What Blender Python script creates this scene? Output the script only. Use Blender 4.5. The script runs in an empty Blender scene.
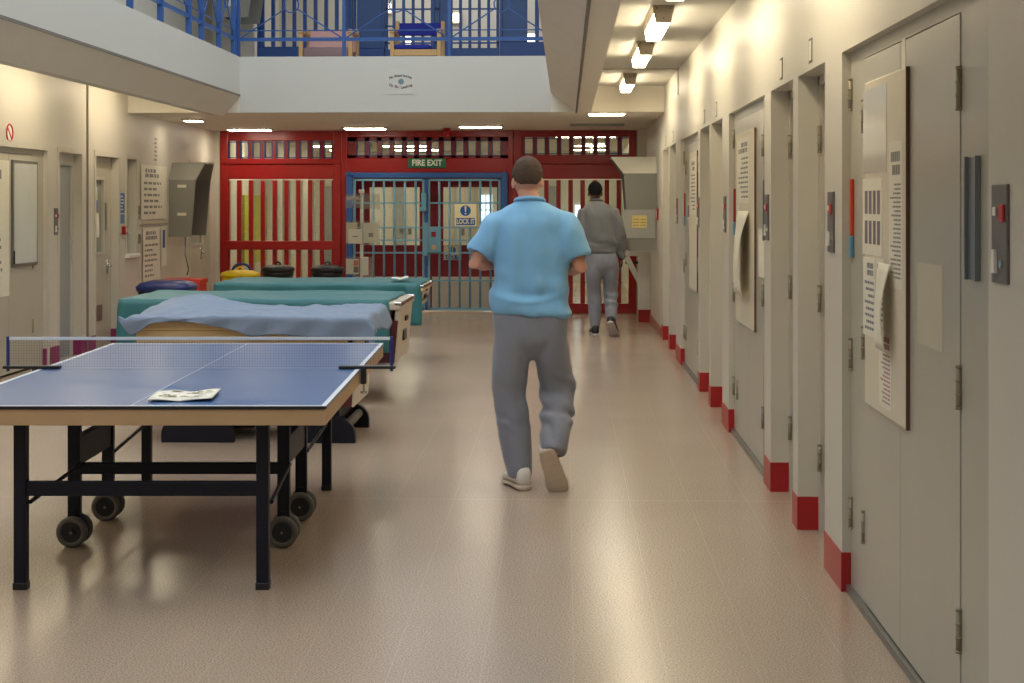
import bpy, bmesh, math, random
from mathutils import Vector, Matrix, noise
random.seed(7)
SC = bpy.context.scene
COL = SC.collection
PI = math.pi

# ------------------------------------------------------------------ camera
F = 1570.0                      # focal length in pixels of a 1024 px wide frame
H = 1.55                        # eye height
HY = 203.0                      # horizon row
TH = math.atan(54 / 1570)       # camera yaw to the left of the hall's axis
CT, ST = math.cos(TH), math.sin(TH)
cd = bpy.data.cameras.new('camera'); cam = bpy.data.objects.new('camera', cd); COL.objects.link(cam)
cam.location = (0, 0, H); cam.rotation_euler = (PI / 2, 0, TH)
cd.sensor_width = 36; cd.lens = F * 36 / 1024; cd.shift_y = -(341.5 - HY) / 1024
cd.clip_start = 0.05; cd.clip_end = 200
SC.camera = cam

def ray(px, py):
    a = (px - 512) / F
    return Vector((a * CT - ST, a * ST + CT, (HY - py) / F))
def at(px, py, d):              # camera-depth d
    r = ray(px, py); return Vector((0, 0, H)) + r * d
def on_y(px, py, Y):
    r = ray(px, py); return Vector((0, 0, H)) + r * (Y / r.y)
def YX(px, X):                   # where the wall plane at X shows in column px
    r = ray(px, 203); return X / r.x * r.y
def SX(px): return on_y(px, 203, 22.05).x
def SZ(py): return H + (203 - py) * 0.01407
def cw(xc, yc, z=0):
    return Vector((xc * CT - yc * ST, xc * ST + yc * CT, z))

# ------------------------------------------------------------------ materials
def lin(c):
    return tuple(((v / 255) / 12.92 if v / 255 <= 0.04045 else ((v / 255 + 0.055) / 1.055) ** 2.4) for v in c)
MATS = {}
def mat(name, rgb, rough=0.6, metal=0.0, var=0.06, scale=8.0, bump=0.0, bscale=60.0, spec=0.5, coat=0.0, sheen=0.0):
    if name in MATS: return MATS[name]
    m = bpy.data.materials.new(name); m.use_nodes = True; MATS[name] = m
    nt = m.node_tree; b = nt.nodes['Principled BSDF']
    c = lin(rgb)
    tc = nt.nodes.new('ShaderNodeTexCoord')
    nz = nt.nodes.new('ShaderNodeTexNoise'); nz.inputs['Scale'].default_value = scale; nz.inputs['Detail'].default_value = 5
    nt.links.new(tc.outputs['Object'], nz.inputs['Vector'])
    mx = nt.nodes.new('ShaderNodeMix'); mx.data_type = 'RGBA'
    mx.inputs[6].default_value = tuple(max(0, v * (1 - var)) for v in c) + (1,)
    mx.inputs[7].default_value = tuple(min(1, v * (1 + var)) for v in c) + (1,)
    nt.links.new(nz.outputs['Fac'], mx.inputs[0]); nt.links.new(mx.outputs[2], b.inputs['Base Color'])
    b.inputs['Roughness'].default_value = rough; b.inputs['Metallic'].default_value = metal
    b.inputs['Specular IOR Level'].default_value = spec
    b.inputs['Coat Weight'].default_value = coat
    b.inputs['Sheen Weight'].default_value = sheen
    if bump:
        n2 = nt.nodes.new('ShaderNodeTexNoise'); n2.inputs['Scale'].default_value = bscale; n2.inputs['Detail'].default_value = 4
        nt.links.new(tc.outputs['Object'], n2.inputs['Vector'])
        bp = nt.nodes.new('ShaderNodeBump'); bp.inputs['Strength'].default_value = bump; bp.inputs['Distance'].default_value = 0.01
        nt.links.new(n2.outputs['Fac'], bp.inputs['Height']); nt.links.new(bp.outputs['Normal'], b.inputs['Normal'])
    return m
def emit(name, rgb, strength):
    if name in MATS: return MATS[name]
    m = bpy.data.materials.new(name); m.use_nodes = True; MATS[name] = m
    b = m.node_tree.nodes['Principled BSDF']
    b.inputs['Base Color'].default_value = (0.8, 0.8, 0.8, 1)
    b.inputs['Emission Color'].default_value = lin(rgb) + (1,); b.inputs['Emission Strength'].default_value = strength
    return m
def glass(name, tint, amount, rough=0.03):
    if name in MATS: return MATS[name]
    m = bpy.data.materials.new(name); m.use_nodes = True; MATS[name] = m
    nt = m.node_tree; nt.nodes.remove(nt.nodes['Principled BSDF'])
    out = nt.nodes['Material Output']
    tr = nt.nodes.new('ShaderNodeBsdfTransparent'); tr.inputs[0].default_value = lin(tint) + (1,)
    gl = nt.nodes.new('ShaderNodeBsdfGlossy'); gl.inputs['Roughness'].default_value = rough
    mx = nt.nodes.new('ShaderNodeMixShader'); mx.inputs[0].default_value = amount
    nt.links.new(tr.outputs[0], mx.inputs[1]); nt.links.new(gl.outputs[0], mx.inputs[2]); nt.links.new(mx.outputs[0], out.inputs[0])
    return m

def floor_material():
    m = bpy.data.materials.new('floor_vinyl'); m.use_nodes = True
    nt = m.node_tree; b = nt.nodes['Principled BSDF']; N = nt.nodes.new; L = nt.links.new
    tc = N('ShaderNodeTexCoord')
    sp = N('ShaderNodeTexNoise'); sp.inputs['Scale'].default_value = 150; sp.inputs['Detail'].default_value = 3; L(tc.outputs['Object'], sp.inputs['Vector'])
    r1 = N('ShaderNodeValToRGB'); e = r1.color_ramp.elements
    e[0].position = 0.34; e[0].color = lin((150, 130, 112)) + (1,); e[1].position = 0.64; e[1].color = lin((194, 176, 157)) + (1,)
    L(sp.outputs['Fac'], r1.inputs[0])
    bg = N('ShaderNodeTexNoise'); bg.inputs['Scale'].default_value = 1.1; bg.inputs['Detail'].default_value = 6; L(tc.outputs['Object'], bg.inputs['Vector'])
    r2 = N('ShaderNodeValToRGB'); e = r2.color_ramp.elements
    e[0].position = 0.2; e[0].color = (0.93, 0.91, 0.90, 1); e[1].position = 0.8; e[1].color = (1, 1, 1, 1)
    L(bg.outputs['Fac'], r2.inputs[0])
    mu = N('ShaderNodeMix'); mu.data_type = 'RGBA'; mu.blend_type = 'MULTIPLY'; mu.inputs[0].default_value = 1
    L(r1.outputs[0], mu.inputs[6]); L(r2.outputs[0], mu.inputs[7])
    # welded seams: one every 0.61 m across, one every 6.1 m along the hall
    sx = N('ShaderNodeSeparateXYZ'); L(tc.outputs['Object'], sx.inputs[0])
    def seam(out, period, off, w):
        a = N('ShaderNodeMath'); a.operation = 'ADD'; a.inputs[1].default_value = off; L(out, a.inputs[0])
        f = N('ShaderNodeMath'); f.operation = 'PINGPONG'; f.inputs[1].default_value = period / 2; L(a.outputs[0], f.inputs[0])
        c = N('ShaderNodeMath'); c.operation = 'LESS_THAN'; c.inputs[1].default_value = w; L(f.outputs[0], c.inputs[0]); return c
    s1 = seam(sx.outputs[0], 0.305, -0.025, 0.0014); s2 = seam(sx.outputs[1], 8.1, -16.3 + 16.2, 0.006)
    mxx = N('ShaderNodeMath'); mxx.operation = 'MAXIMUM'; L(s1.outputs[0], mxx.inputs[0]); L(s2.outputs[0], mxx.inputs[1])
    sc = N('ShaderNodeMath'); sc.operation = 'MULTIPLY'; sc.inputs[1].default_value = 0.2; L(mxx.outputs[0], sc.inputs[0])
    m2 = N('ShaderNodeMix'); m2.data_type = 'RGBA'; L(sc.outputs[0], m2.inputs[0]); L(mu.outputs[2], m2.inputs[6]); m2.inputs[7].default_value = lin((222, 208, 192)) + (1,)
    L(m2.outputs[2], b.inputs['Base Color'])
    rr = N('ShaderNodeMapRange'); rr.inputs['To Min'].default_value = 0.19; rr.inputs['To Max'].default_value = 0.24; L(bg.outputs['Fac'], rr.inputs[0]); L(rr.outputs[0], b.inputs['Roughness'])
    bn = N('ShaderNodeTexNoise'); bn.inputs['Scale'].default_value = 9; L(tc.outputs['Object'], bn.inputs['Vector'])
    bp = N('ShaderNodeBump'); bp.inputs['Strength'].default_value = 0.006; bp.inputs['Distance'].default_value = 0.01; L(bn.outputs['Fac'], bp.inputs['Height']); L(bp.outputs['Normal'], b.inputs['Normal'])
    b.inputs['Specular IOR Level'].default_value = 0.6
    return m

M_FLOOR = floor_material()
M_WALL = mat('wall_paint', (204, 200, 188), 0.42, var=0.03, scale=1.5, bump=0.05, bscale=25)
M_WALL2 = mat('left_wall_paint', (202, 196, 184), 0.45, var=0.03, scale=1.5, bump=0.05, bscale=25)
M_SOFFIT = mat('fascia_paint_lit', (232, 226, 212), 0.6, var=0.02, scale=2)  # fascia paint made lighter: bounce from the floor put into the colour
M_CEIL = mat('ceiling_paint', (206, 198, 184), 0.7, var=0.02, scale=2)
M_FASCIA = mat('fascia_paint', (205, 203, 195), 0.5, var=0.025, scale=2)
M_FASCIA_SLOPE = mat('fascia_board', (224, 216, 204), 0.55, var=0.04, scale=3)
M_JOINT = mat('joint_grey', (120, 112, 102), 0.6)
M_DOOR = mat('door_paint', (176, 173, 160), 0.3, var=0.05, scale=3, bump=0.04, bscale=12)
M_DOOR_L = mat('left_door_paint', (182, 176, 160), 0.38, var=0.04, scale=3)
M_DOORGREY = mat('cell_door_grey', (150, 152, 152), 0.4, var=0.04)
M_FRAME = mat('door_frame_paint', (198, 193, 180), 0.4, var=0.03)
M_KICK = mat('red_kick_paint', (168, 30, 34), 0.35, var=0.08)
M_KICKP = mat('purple_kick_paint', (140, 40, 92), 0.4)
M_SKIRT = mat('brown_skirting', (156, 96, 76), 0.5)
M_RED = mat('red_gloss_paint', (150, 19, 20), 0.28, var=0.06, scale=4)
M_DKRED = mat('dark_red_paint', (128, 14, 26), 0.4, var=0.06)
M_BLUE = mat('blue_gloss_paint', (42, 84, 148), 0.35, var=0.06)
M_BLUE2 = mat('gallery_blue_paint', (34, 78, 150), 0.35, var=0.06)
M_NAVY = mat('navy_paint', (28, 46, 120), 0.4)
M_CYAN = mat('pale_blue_steel_paint', (104, 152, 178), 0.35, var=0.05)
M_STEEL = mat('grey_steel', (132, 130, 124), 0.38, metal=0.6, var=0.05)
M_HINGE = mat('hinge_steel', (150, 142, 122), 0.45, metal=0.15)
M_HANDLE = mat('blue_grey_steel', (128, 134, 140), 0.3, metal=0.4)
M_PLATE = mat('control_plate_grey', (112, 108, 106), 0.4, metal=0.3)
M_BUTTON = mat('red_button', (190, 24, 36), 0.3)
M_WHITE = mat('white_plastic', (232, 230, 222), 0.4)
M_PAPER = mat('paper', (226, 222, 206), 0.7, var=0.05, scale=20)
M_PAPER2 = mat('cream_paper', (216, 208, 180), 0.7, var=0.05, scale=20)
M_INK = mat('ink', (138, 136, 132), 0.8)
M_INKRED = mat('faded_red_ink', (176, 134, 134), 0.8)
M_INKB = mat('blue_ink', (46, 84, 150), 0.6)
M_BOARD = mat('notice_board', (214, 206, 186), 0.5)
M_BOARDEDGE = mat('board_edge', (96, 66, 48), 0.6)
M_WB = mat('whiteboard', (206, 210, 204), 0.25)
M_HOOD = mat('hood_grey', (138, 136, 128), 0.42, var=0.05, scale=5)
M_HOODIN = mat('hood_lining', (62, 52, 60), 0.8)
M_HOODTOP = mat('hood_lit', (240, 238, 224), 0.3, coat=0.5)  # strong light on the hood's sloped top put into the colour
M_TT = mat('table_blue', (56, 92, 142), 0.30, var=0.05, scale=3)
M_TTLINE = mat('line_white', (206, 212, 218), 0.4)
M_TTWOOD = mat('apron_wood', (178, 146, 108), 0.5, var=0.12, scale=6)
M_TTBLACK = mat('black_steel', (13, 14, 28), 0.5, spec=0.3, var=0.1)
M_TYRE = mat('grey_tyre', (96, 92, 88), 0.6)
M_HUB = mat('black_plastic', (22, 22, 26), 0.4)
M_ORANGE = mat('orange_plastic', (214, 72, 34), 0.4)
M_NET = mat('net_cord', (40, 46, 70), 0.8)
M_TEAL = mat('teal_cover', (44, 108, 114), 0.5, var=0.08, scale=5, bump=0.25, bscale=14)
M_SHEET = mat('blue_grey_sheet', (114, 130, 154), 0.6, var=0.06, scale=4, bump=0.15, bscale=12)
M_PTWOOD = mat('tan_wood', (206, 178, 132), 0.45, var=0.08, scale=5)
M_PTEND = mat('end_panel', (196, 184, 168), 0.35, var=0.05)
M_MAROON = mat('maroon_wood', (84, 30, 36), 0.4, var=0.15, scale=8)
M_CHROME = mat('chrome', (205, 205, 205), 0.15, metal=1.0)
M_YELLOW = mat('yellow_plastic', (232, 200, 20), 0.4)
M_BINBLACK = mat('black_bin_plastic', (26, 26, 30), 0.45)
M_BINBLUE = mat('dark_blue_lid', (28, 44, 104), 0.3)
M_BINRED = mat('red_plastic', (212, 62, 44), 0.45)
M_LIME = mat('lime_paint', (176, 172, 44), 0.5)
M_SIGNG = mat('sign_green', (12, 104, 72), 0.4)
M_SIGNY = mat('sign_cream', (232, 226, 190), 0.5)
M_SIGNB = mat('sign_blue', (24, 92, 170), 0.4)
M_WOOD = mat('chair_wood', (196, 156, 104), 0.45, var=0.1)
M_PINK = mat('pink_vinyl', (206, 158, 152), 0.5)
M_MAUVE = mat('mauve_seat', (134, 108, 110), 0.6)
M_CHBLUE = mat('blue_fabric', (30, 40, 140), 0.8)
M_SKIN = mat('skin', (206, 150, 126), 0.55, var=0.06, scale=14)
M_SKIND = mat('dark_skin', (96, 66, 54), 0.5, var=0.06)
M_HAIR = mat('brown_grey_hair', (76, 60, 48), 0.75, var=0.35, scale=70, bump=0.6, bscale=160, spec=0.25)
M_HAIRB = mat('black_hair', (16, 14, 15), 0.85, var=0.3, scale=70, bump=0.6, bscale=160, spec=0.15)
M_TEE = mat('light_blue_cotton', (122, 176, 214), 0.85, var=0.03, scale=6, bump=0.12, bscale=220, sheen=0.2)
M_JOG = mat('grey_marl', (126, 128, 138), 0.9, var=0.06, scale=90, bump=0.12, bscale=240, sheen=0.2)
M_SWEAT = mat('grey_sweatshirt_cloth', (104, 105, 106), 0.9, var=0.06, scale=90, bump=0.12, bscale=240, sheen=0.2)
M_SHOE = mat('white_trainer', (214, 206, 194), 0.6, var=0.08, scale=25)
M_SOLE = mat('worn_sole', (190, 172, 150), 0.7, var=0.15, scale=25)
M_SHOEB = mat('black_trainer', (26, 26, 30), 0.5)
M_LAMPBODY = mat('lamp_housing', (196, 186, 166), 0.5)
M_TUBE = emit('lamp_diffuser', (255, 238, 204), 21.0)
M_TUBE2 = emit('recessed_diffuser', (255, 242, 216), 30.0)
M_TUBE5 = emit('corridor_end_diffuser', (255, 242, 216), 42.0)
M_TUBE3 = emit('rear_room_diffuser', (255, 242, 216), 42.0)
M_TUBE4 = emit('bulkhead_diffuser', (255, 246, 226), 3.0)
M_GLASS = glass('clear_glass', (236, 240, 236), 0.06)
M_PERSPEX = glass('clear_acrylic', (252, 253, 252), 0.03, 0.08)
def _milky(m, k):
    nt = m.node_tree; out = nt.nodes['Material Output']; src = out.inputs[0].links[0].from_socket
    df = nt.nodes.new('ShaderNodeBsdfDiffuse'); df.inputs[0].default_value = (0.75, 0.75, 0.73, 1)
    mx = nt.nodes.new('ShaderNodeMixShader'); mx.inputs[0].default_value = k
    nt.links.new(src, mx.inputs[1]); nt.links.new(df.outputs[0], mx.inputs[2]); nt.links.new(mx.outputs[0], out.inputs[0])
_milky(M_PERSPEX, 0.06)
M_GREYGLASS = mat('frosted_grey_glass', (148, 152, 142), 0.22, var=0.05)

# ------------------------------------------------------------------ mesh helpers
def BM(): return bmesh.new()
def box(bm, x0, x1, y0, y1, z0, z1, bev=0.0, seg=2):
    r = bmesh.ops.create_cube(bm, size=1.0)
    vs = r['verts']
    for v in vs:
        v.co = Vector(((x0 + x1) / 2 + v.co.x * (x1 - x0), (y0 + y1) / 2 + v.co.y * (y1 - y0), (z0 + z1) / 2 + v.co.z * (z1 - z0)))
    if bev:
        es = list({e for v in vs for e in v.link_edges})
        bmesh.ops.bevel(bm, geom=es, offset=bev, segments=seg, affect='EDGES', profile=0.5, clamp_overlap=True)
    return vs
def frame_of(t):
    t = t.normalized()
    ref = Vector((0, 1, 0)) if abs(t.y) < 0.9 else Vector((0, 0, 1))
    s = t.cross(ref).normalized(); f = s.cross(t).normalized()
    return s, f
def spline(secs, k=5):
    """Catmull-Rom through (centre, rx, ry) sections"""
    P = [tuple(Vector(c)) + (a, b) for c, a, b in secs]; out = []
    for i in range(len(P) - 1):
        p0, p1, p2, p3 = P[max(i - 1, 0)], P[i], P[i + 1], P[min(i + 2, len(P) - 1)]
        for j in range(k):
            t = j / k
            q = [0.5 * (2 * b + (c - a) * t + (2 * a - 5 * b + 4 * c - d) * t * t + (3 * b - a - 3 * c + d) * t ** 3) for a, b, c, d in zip(p0, p1, p2, p3)]
            out.append((Vector(q[:3]), q[3], q[4]))
    out.append((Vector(P[-1][:3]), P[-1][3], P[-1][4])); return out
def loft(bm, secs, n=16, caps=True, flat=False, power=2.0):
    """secs: (centre, rx, ry); rings are square to the path, or horizontal when flat."""
    rings = []
    C = [Vector(s[0]) for s in secs]
    for i, s in enumerate(secs):
        if flat: a, b = Vector((1, 0, 0)), Vector((0, 1, 0))
        else:
            t = (C[min(i + 1, len(C) - 1)] - C[max(i - 1, 0)])
            a, b = frame_of(t)
        ring = []
        for k in range(n):
            th = 2 * PI * k / n; c, q = math.cos(th), math.sin(th)
            e = 2.0 / power
            c = math.copysign(abs(c) ** e, c); q = math.copysign(abs(q) ** e, q)
            ring.append(bm.verts.new(C[i] + a * (s[1] * c) + b * (s[2] * q)))
        rings.append(ring)
    for i in range(len(rings) - 1):
        for k in range(n):
            bm.faces.new((rings[i][k], rings[i][(k + 1) % n], rings[i + 1][(k + 1) % n], rings[i + 1][k]))
    if caps:
        bm.faces.new(list(reversed(rings[0]))); bm.faces.new(rings[-1])
    return rings
def tube(bm, pts, r, n=8): return loft(bm, [(p, r, r) for p in pts], n)
def cyl(bm, p0, p1, r, n=16): return loft(bm, [(p0, r, r), (p1, r, r)], n)
def bar(bm, p0, p1, w, d, up=(0, 0, 1)):
    """square bar from p0 to p1, w along side, d along the other way"""
    p0, p1 = Vector(p0), Vector(p1); t = (p1 - p0).normalized(); u = Vector(up)
    if abs(t.dot(u)) > 0.95: u = Vector((0, 1, 0))
    s = t.cross(u).normalized(); f = s.cross(t).normalized()
    vs = [bm.verts.new(p + s * (a * w / 2) + f * (b * d / 2)) for p in (p0, p1) for a, b in ((-1, -1), (1, -1), (1, 1), (-1, 1))]
    for q in ((0, 1, 2, 3), (7, 6, 5, 4), (0, 4, 5, 1), (1, 5, 6, 2), (2, 6, 7, 3), (3, 7, 4, 0)):
        bm.faces.new([vs[i] for i in q])
def prism(bm, pts, ax, a0, a1):
    """outline pts (2-D) extruded along axis ax: 'x' takes (y,z), 'y' takes (x,z), 'z' takes (x,y)"""
    def P(p, a): return {'x': (a, p[0], p[1]), 'y': (p[0], a, p[1]), 'z': (p[0], p[1], a)}[ax]
    A = [bm.verts.new(P(p, a0)) for p in pts]; B = [bm.verts.new(P(p, a1)) for p in pts]
    n = len(pts)
    bm.faces.new(A); bm.faces.new(list(reversed(B)))
    for i in range(n): bm.faces.new((A[i], B[i], B[(i + 1) % n], A[(i + 1) % n]))
def lathe(bm, prof, c, n=24):
    """prof: (r, z) from bottom to top, closed top and bottom"""
    loft(bm, [((c[0], c[1], c[2] + z), r, r) for r, z in prof], n, flat=True)
def blob(bm, c, r, rot=None, seg=24):
    mtx = Matrix.Translation(c) @ (rot.to_4x4() if rot else Matrix()) @ Matrix.Diagonal((r[0], r[1], r[2], 1))
    bmesh.ops.create_uvsphere(bm, u_segments=seg, v_segments=seg // 2, radius=1, matrix=mtx)
PM = {}
def obj(name, bm, m, parent=None, smooth=False, auto=False):
    bmesh.ops.recalc_face_normals(bm, faces=bm.faces)
    me = bpy.data.meshes.new(name); bm.to_mesh(me); bm.free()
    return obj_me(name, me, m, parent, smooth)
def obj_me(name, me, m, parent=None, smooth=False):
    me.materials.clear()
    me.materials.append(m)
    if smooth:
        me.shade_smooth()
    o = bpy.data.objects.new(name, me); COL.objects.link(o)
    if parent:
        o.parent = parent
        root = parent
        o.matrix_parent_inverse = PM[parent.name].inverted()
    PM[o.name] = Matrix()
    return o
def thing(name, label, cat, loc=(0, 0, 0), group=None):
    o = bpy.data.objects.new(name, None); COL.objects.link(o); o.location = loc; o.empty_display_size = 0.1
    PM[o.name] = Matrix.Translation(loc)
    return tag(o, label, cat, group)
def tag(o, label, cat, group=None):
    o['label'] = label; o['category'] = cat
    if group: o['group'] = group
    return o
def struct(name, bm, m, parent=None, smooth=False):
    o = obj(name, bm, m, parent, smooth)
    if not parent: o['kind'] = 'structure'
    return o
def dup(root, loc, label=None, rotz=None):
    r = root.copy(); COL.objects.link(r); r.location = loc
    if rotz is not None: r.rotation_euler = (0, 0, rotz)
    if label: r['label'] = label
    def kids(src, dst):
        for ch in list(src.children):
            c = ch.copy(); COL.objects.link(c); c.parent = dst; kids(ch, c)
    kids(root, r); return r
def text_mesh(name, body, size, m, parent, loc, rot, extrude=0.0008, sx=1.0):
    cu = bpy.data.curves.new('lettering', 'FONT'); cu.body = body; cu.size = size; cu.align_x = 'CENTER'; cu.align_y = 'CENTER'; cu.extrude = extrude
    cu.offset = size * 0.028
    t = bpy.data.objects.new('t', cu); COL.objects.link(t)
    dg = bpy.context.evaluated_depsgraph_get(); me = bpy.data.meshes.new_from_object(t.evaluated_get(dg))
    bpy.data.objects.remove(t)
    me.transform(Matrix.Translation(loc) @ rot @ Matrix.Diagonal((sx, 1, 1, 1)))
    return obj_me(name, me, m, parent)
ROT_FRONT = Matrix.Rotation(PI / 2, 4, 'X')            # reads when seen from -y
ROT_RIGHTWALL = Matrix.Rotation(-PI / 2, 4, 'Z') @ Matrix.Rotation(PI / 2, 4, 'X')   # faces -x
ROT_LEFTWALL = Matrix.Rotation(PI / 2, 4, 'Z') @ Matrix.Rotation(PI / 2, 4, 'X')     # faces +x

# ------------------------------------------------------------------ the shell
XR, XL = 1.10, -4.955           # fronts of the right and left walls
YB, YE = -3.0, 22.1            # wall behind the camera, barred red screen
ZG, ZS = 2.86, 2.57            # gallery ceiling, soffit before the screen
ZU = 3.10                      # upper floor
YF = 17.6                      # rear fascia
ZT = 5.9                       # roof

bm = BM(); box(bm, -5.4, 1.5, YB - 0.2, 32.2, -0.12, 0)
struct('floor', bm, M_FLOOR)

# right wall: piers, headers over the door recesses
openR = [(k, YX(a, 1.10), YX(b, 1.10)) for k, a, b in (('big', 988.5, 842), ('cell', 825, 798), ('cell', 793, 771), ('big', 764.5, 729), ('cell', 722.4, 711), ('cell', 709.2, 700),
         ('big', 698.2, 681), ('cell', 676, 670), ('cell', 668.6, 663.2))]
HD = 2.15
WT = 0.16                      # how deep the piers stand proud of the doors
bm = BM(); y = YB
for k, a, b in openR:
    box(bm, XR, XR + WT, y, a, 0, ZT); box(bm, XR, XR + WT, a, b, HD, ZT); y = b
box(bm, XR, XR + WT, y, 32, 0, ZT)
struct('wall_right', bm, M_WALL)
bm = BM(); box(bm, XR + WT, XR + WT + 0.1, YB, 32, 0, ZT); struct('wall_right_backing', bm, M_WALL)
# red painted feet of the piers (front and the jamb that faces the hall's entry)
bm = BM(); e = 0.004; kh = 0.157
for y0, y1 in [(p[2], q[1]) for p, q in zip(openR, openR[1:])] + [(openR[-1][2], openR[-1][2] + 0.3)]:
    box(bm, XR - e, XR + WT, y0 - e, y1 + e, 0.0, kh)
struct('baseboard_right', bm, M_KICK)
bm = BM(); box(bm, XR - 0.012, XR, openR[-1][2] + 0.31, 21.2, 0, 0.11); struct('baseboard_right_far', bm, M_SKIRT)

def hinge(parent, x, y, z, side=-1):
    bm = BM(); cyl(bm, (x, y, z - 0.06), (x, y, z + 0.06), 0.009, 8)
    for k in (-0.06, -0.02, 0.02, 0.06): cyl(bm, (x, y, z + k - 0.004), (x, y, z + k + 0.004), 0.0105, 8)
    obj('hinge', bm, M_HINGE, parent, True)

dn = 0
for k, a, b in openR:
    dn += 1
    if k == 'big':
        X = XR + 0.035
        L = b - a
        bm = BM()                                      # surround: two fixed side panels and the head
        s1 = YX(961, X) if dn == 1 else a + 0.30; s2 = YX(865, X) if dn == 1 else b - 0.26
        box(bm, X, X + 0.05, a, s1 - 0.003, 0.0, HD); box(bm, X, X + 0.05, s2 + 0.003, b, 0.0, HD)
        box(bm, X, X + 0.05, s1 - 0.003, s2 + 0.003, HD - 0.05, HD)
        d = struct('door_%d' % dn, bm, M_DOOR)
        bm = BM(); box(bm, X - 0.02, X, a, b, 0, 0.03); obj('threshold', bm, M_STEEL, d)
        mid = YX(901, X) if dn == 1 else s1 + (s2 - s1) * 0.565
        for u, v in ((s1 + 0.002, mid - 0.002), (mid + 0.002, s2 - 0.002)):
            bm = BM(); box(bm, X - 0.003, X + 0.04, u, v, 0.035, HD - 0.055, 0.002); obj('door_leaf', bm, M_DOOR, d)
        for hy in (s1, s2):
            for hz in (0.32, 1.02, 1.88): hinge(d, X - 0.006, hy, hz)
        for hz in (0.32, 0.95, 1.98): hinge(d, X - 0.006, b - 0.03, hz)
        bm = BM()                                      # tall flush pull, a folded steel channel
        yy = YX(975, X) if dn == 1 else a + 0.18
        box(bm, X - 0.006, X, yy - 0.06, yy + 0.06, 1.335, 1.68, 0.002); box(bm, X - 0.016, X - 0.006, yy - 0.06, yy - 0.052, 1.335, 1.68); box(bm, X - 0.016, X - 0.006, yy + 0.05, yy + 0.06, 1.335, 1.68)
        obj('pull_channel', bm, M_HANDLE, d)
        bm = BM(); yy = YX(853.5, X) if dn == 1 else b - 0.085; box(bm, X - 0.014, X, yy - 0.014, yy + 0.014, 1.42, 1.645, 0.004); o = obj('bolt_handle', bm, M_ORANGE if dn == 1 else M_KICK, d); o['label'] = 'red handle'
        bm = BM(); box(bm, X - 0.016, X, yy - 0.022, yy + 0.022, 1.335, 1.42, 0.004); obj('bolt_guard', bm, M_CYAN, d)
    else:
        X = XR + 0.115
        bm = BM(); box(bm, X, X + 0.045, a, b, 0, HD); d = struct('door_%d' % dn, bm, M_DOOR)
        bm = BM(); box(bm, X - 0.02, X, b - 0.045, b, 0, HD); box(bm, X - 0.02, X, a, a + 0.045, 0, HD); box(bm, X - 0.02, X, a, b, HD - 0.045, HD); obj('door_frame', bm, M_FRAME, d)
        bm = BM(); box(bm, X - 0.012, X, a + 0.1, a + 0.16, 0.98, 1.2, 0.004); obj('lock_plate', bm, M_STEEL, d)
        bm = BM(); box(bm, X - 0.008, X, (a + b) / 2 - 0.07, (a + b) / 2 + 0.07, 1.38, 1.6, 0.004); obj('observation_flap', bm, M_HANDLE, d)
        hinge(d, X - 0.022, b - 0.05, 0.35); hinge(d, X - 0.022, b - 0.05, 1.1); hinge(d, X - 0.022, b - 0.05, 1.85)

# left wall
openL = [('big', 11.6, YX(46.5, XL)), ('cell', YX(59, XL), YX(81, XL)), ('glazed', YX(95.5, XL), YX(118, XL)), ('slit', YX(126.5, XL), YX(136, XL)), ('glazed2', YX(190, XL), YX(209, XL))]
HL = 2.05
bm = BM(); y = YB
for k, a, b in openL:
    box(bm, XL - WT, XL, y, a, 0, ZT); box(bm, XL - WT, XL, a, b, HL, ZT)
    if k == 'slit': box(bm, XL - WT, XL, a, b, 0, 0.97)
    y = b
box(bm, XL - WT, XL, y, 32, 0, ZT)
struct('wall_left', bm, M_WALL2)
bm = BM(); box(bm, XL - WT - 0.1, XL - WT, YB, 32, 0, ZT); struct('wall_left_backing', bm, M_WALL2)
bm = BM(); box(bm, XL, XL + 0.012, YX(87, XL) - 0.02, YX(87, XL) + 0.02, 0, 2.85); struct('trim_1', bm, M_JOINT)
bm = BM()
for y0, y1 in [(openL[0][2], openL[1][1]), (openL[1][2], openL[2][1]), (openL[2][2], openL[3][1] - 0.06)]: box(bm, XL - WT, XL + 0.004, y0 - 0.004, y1 + 0.004, 0, 0.16)
struct('baseboard_left', bm, M_KICKP)
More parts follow.
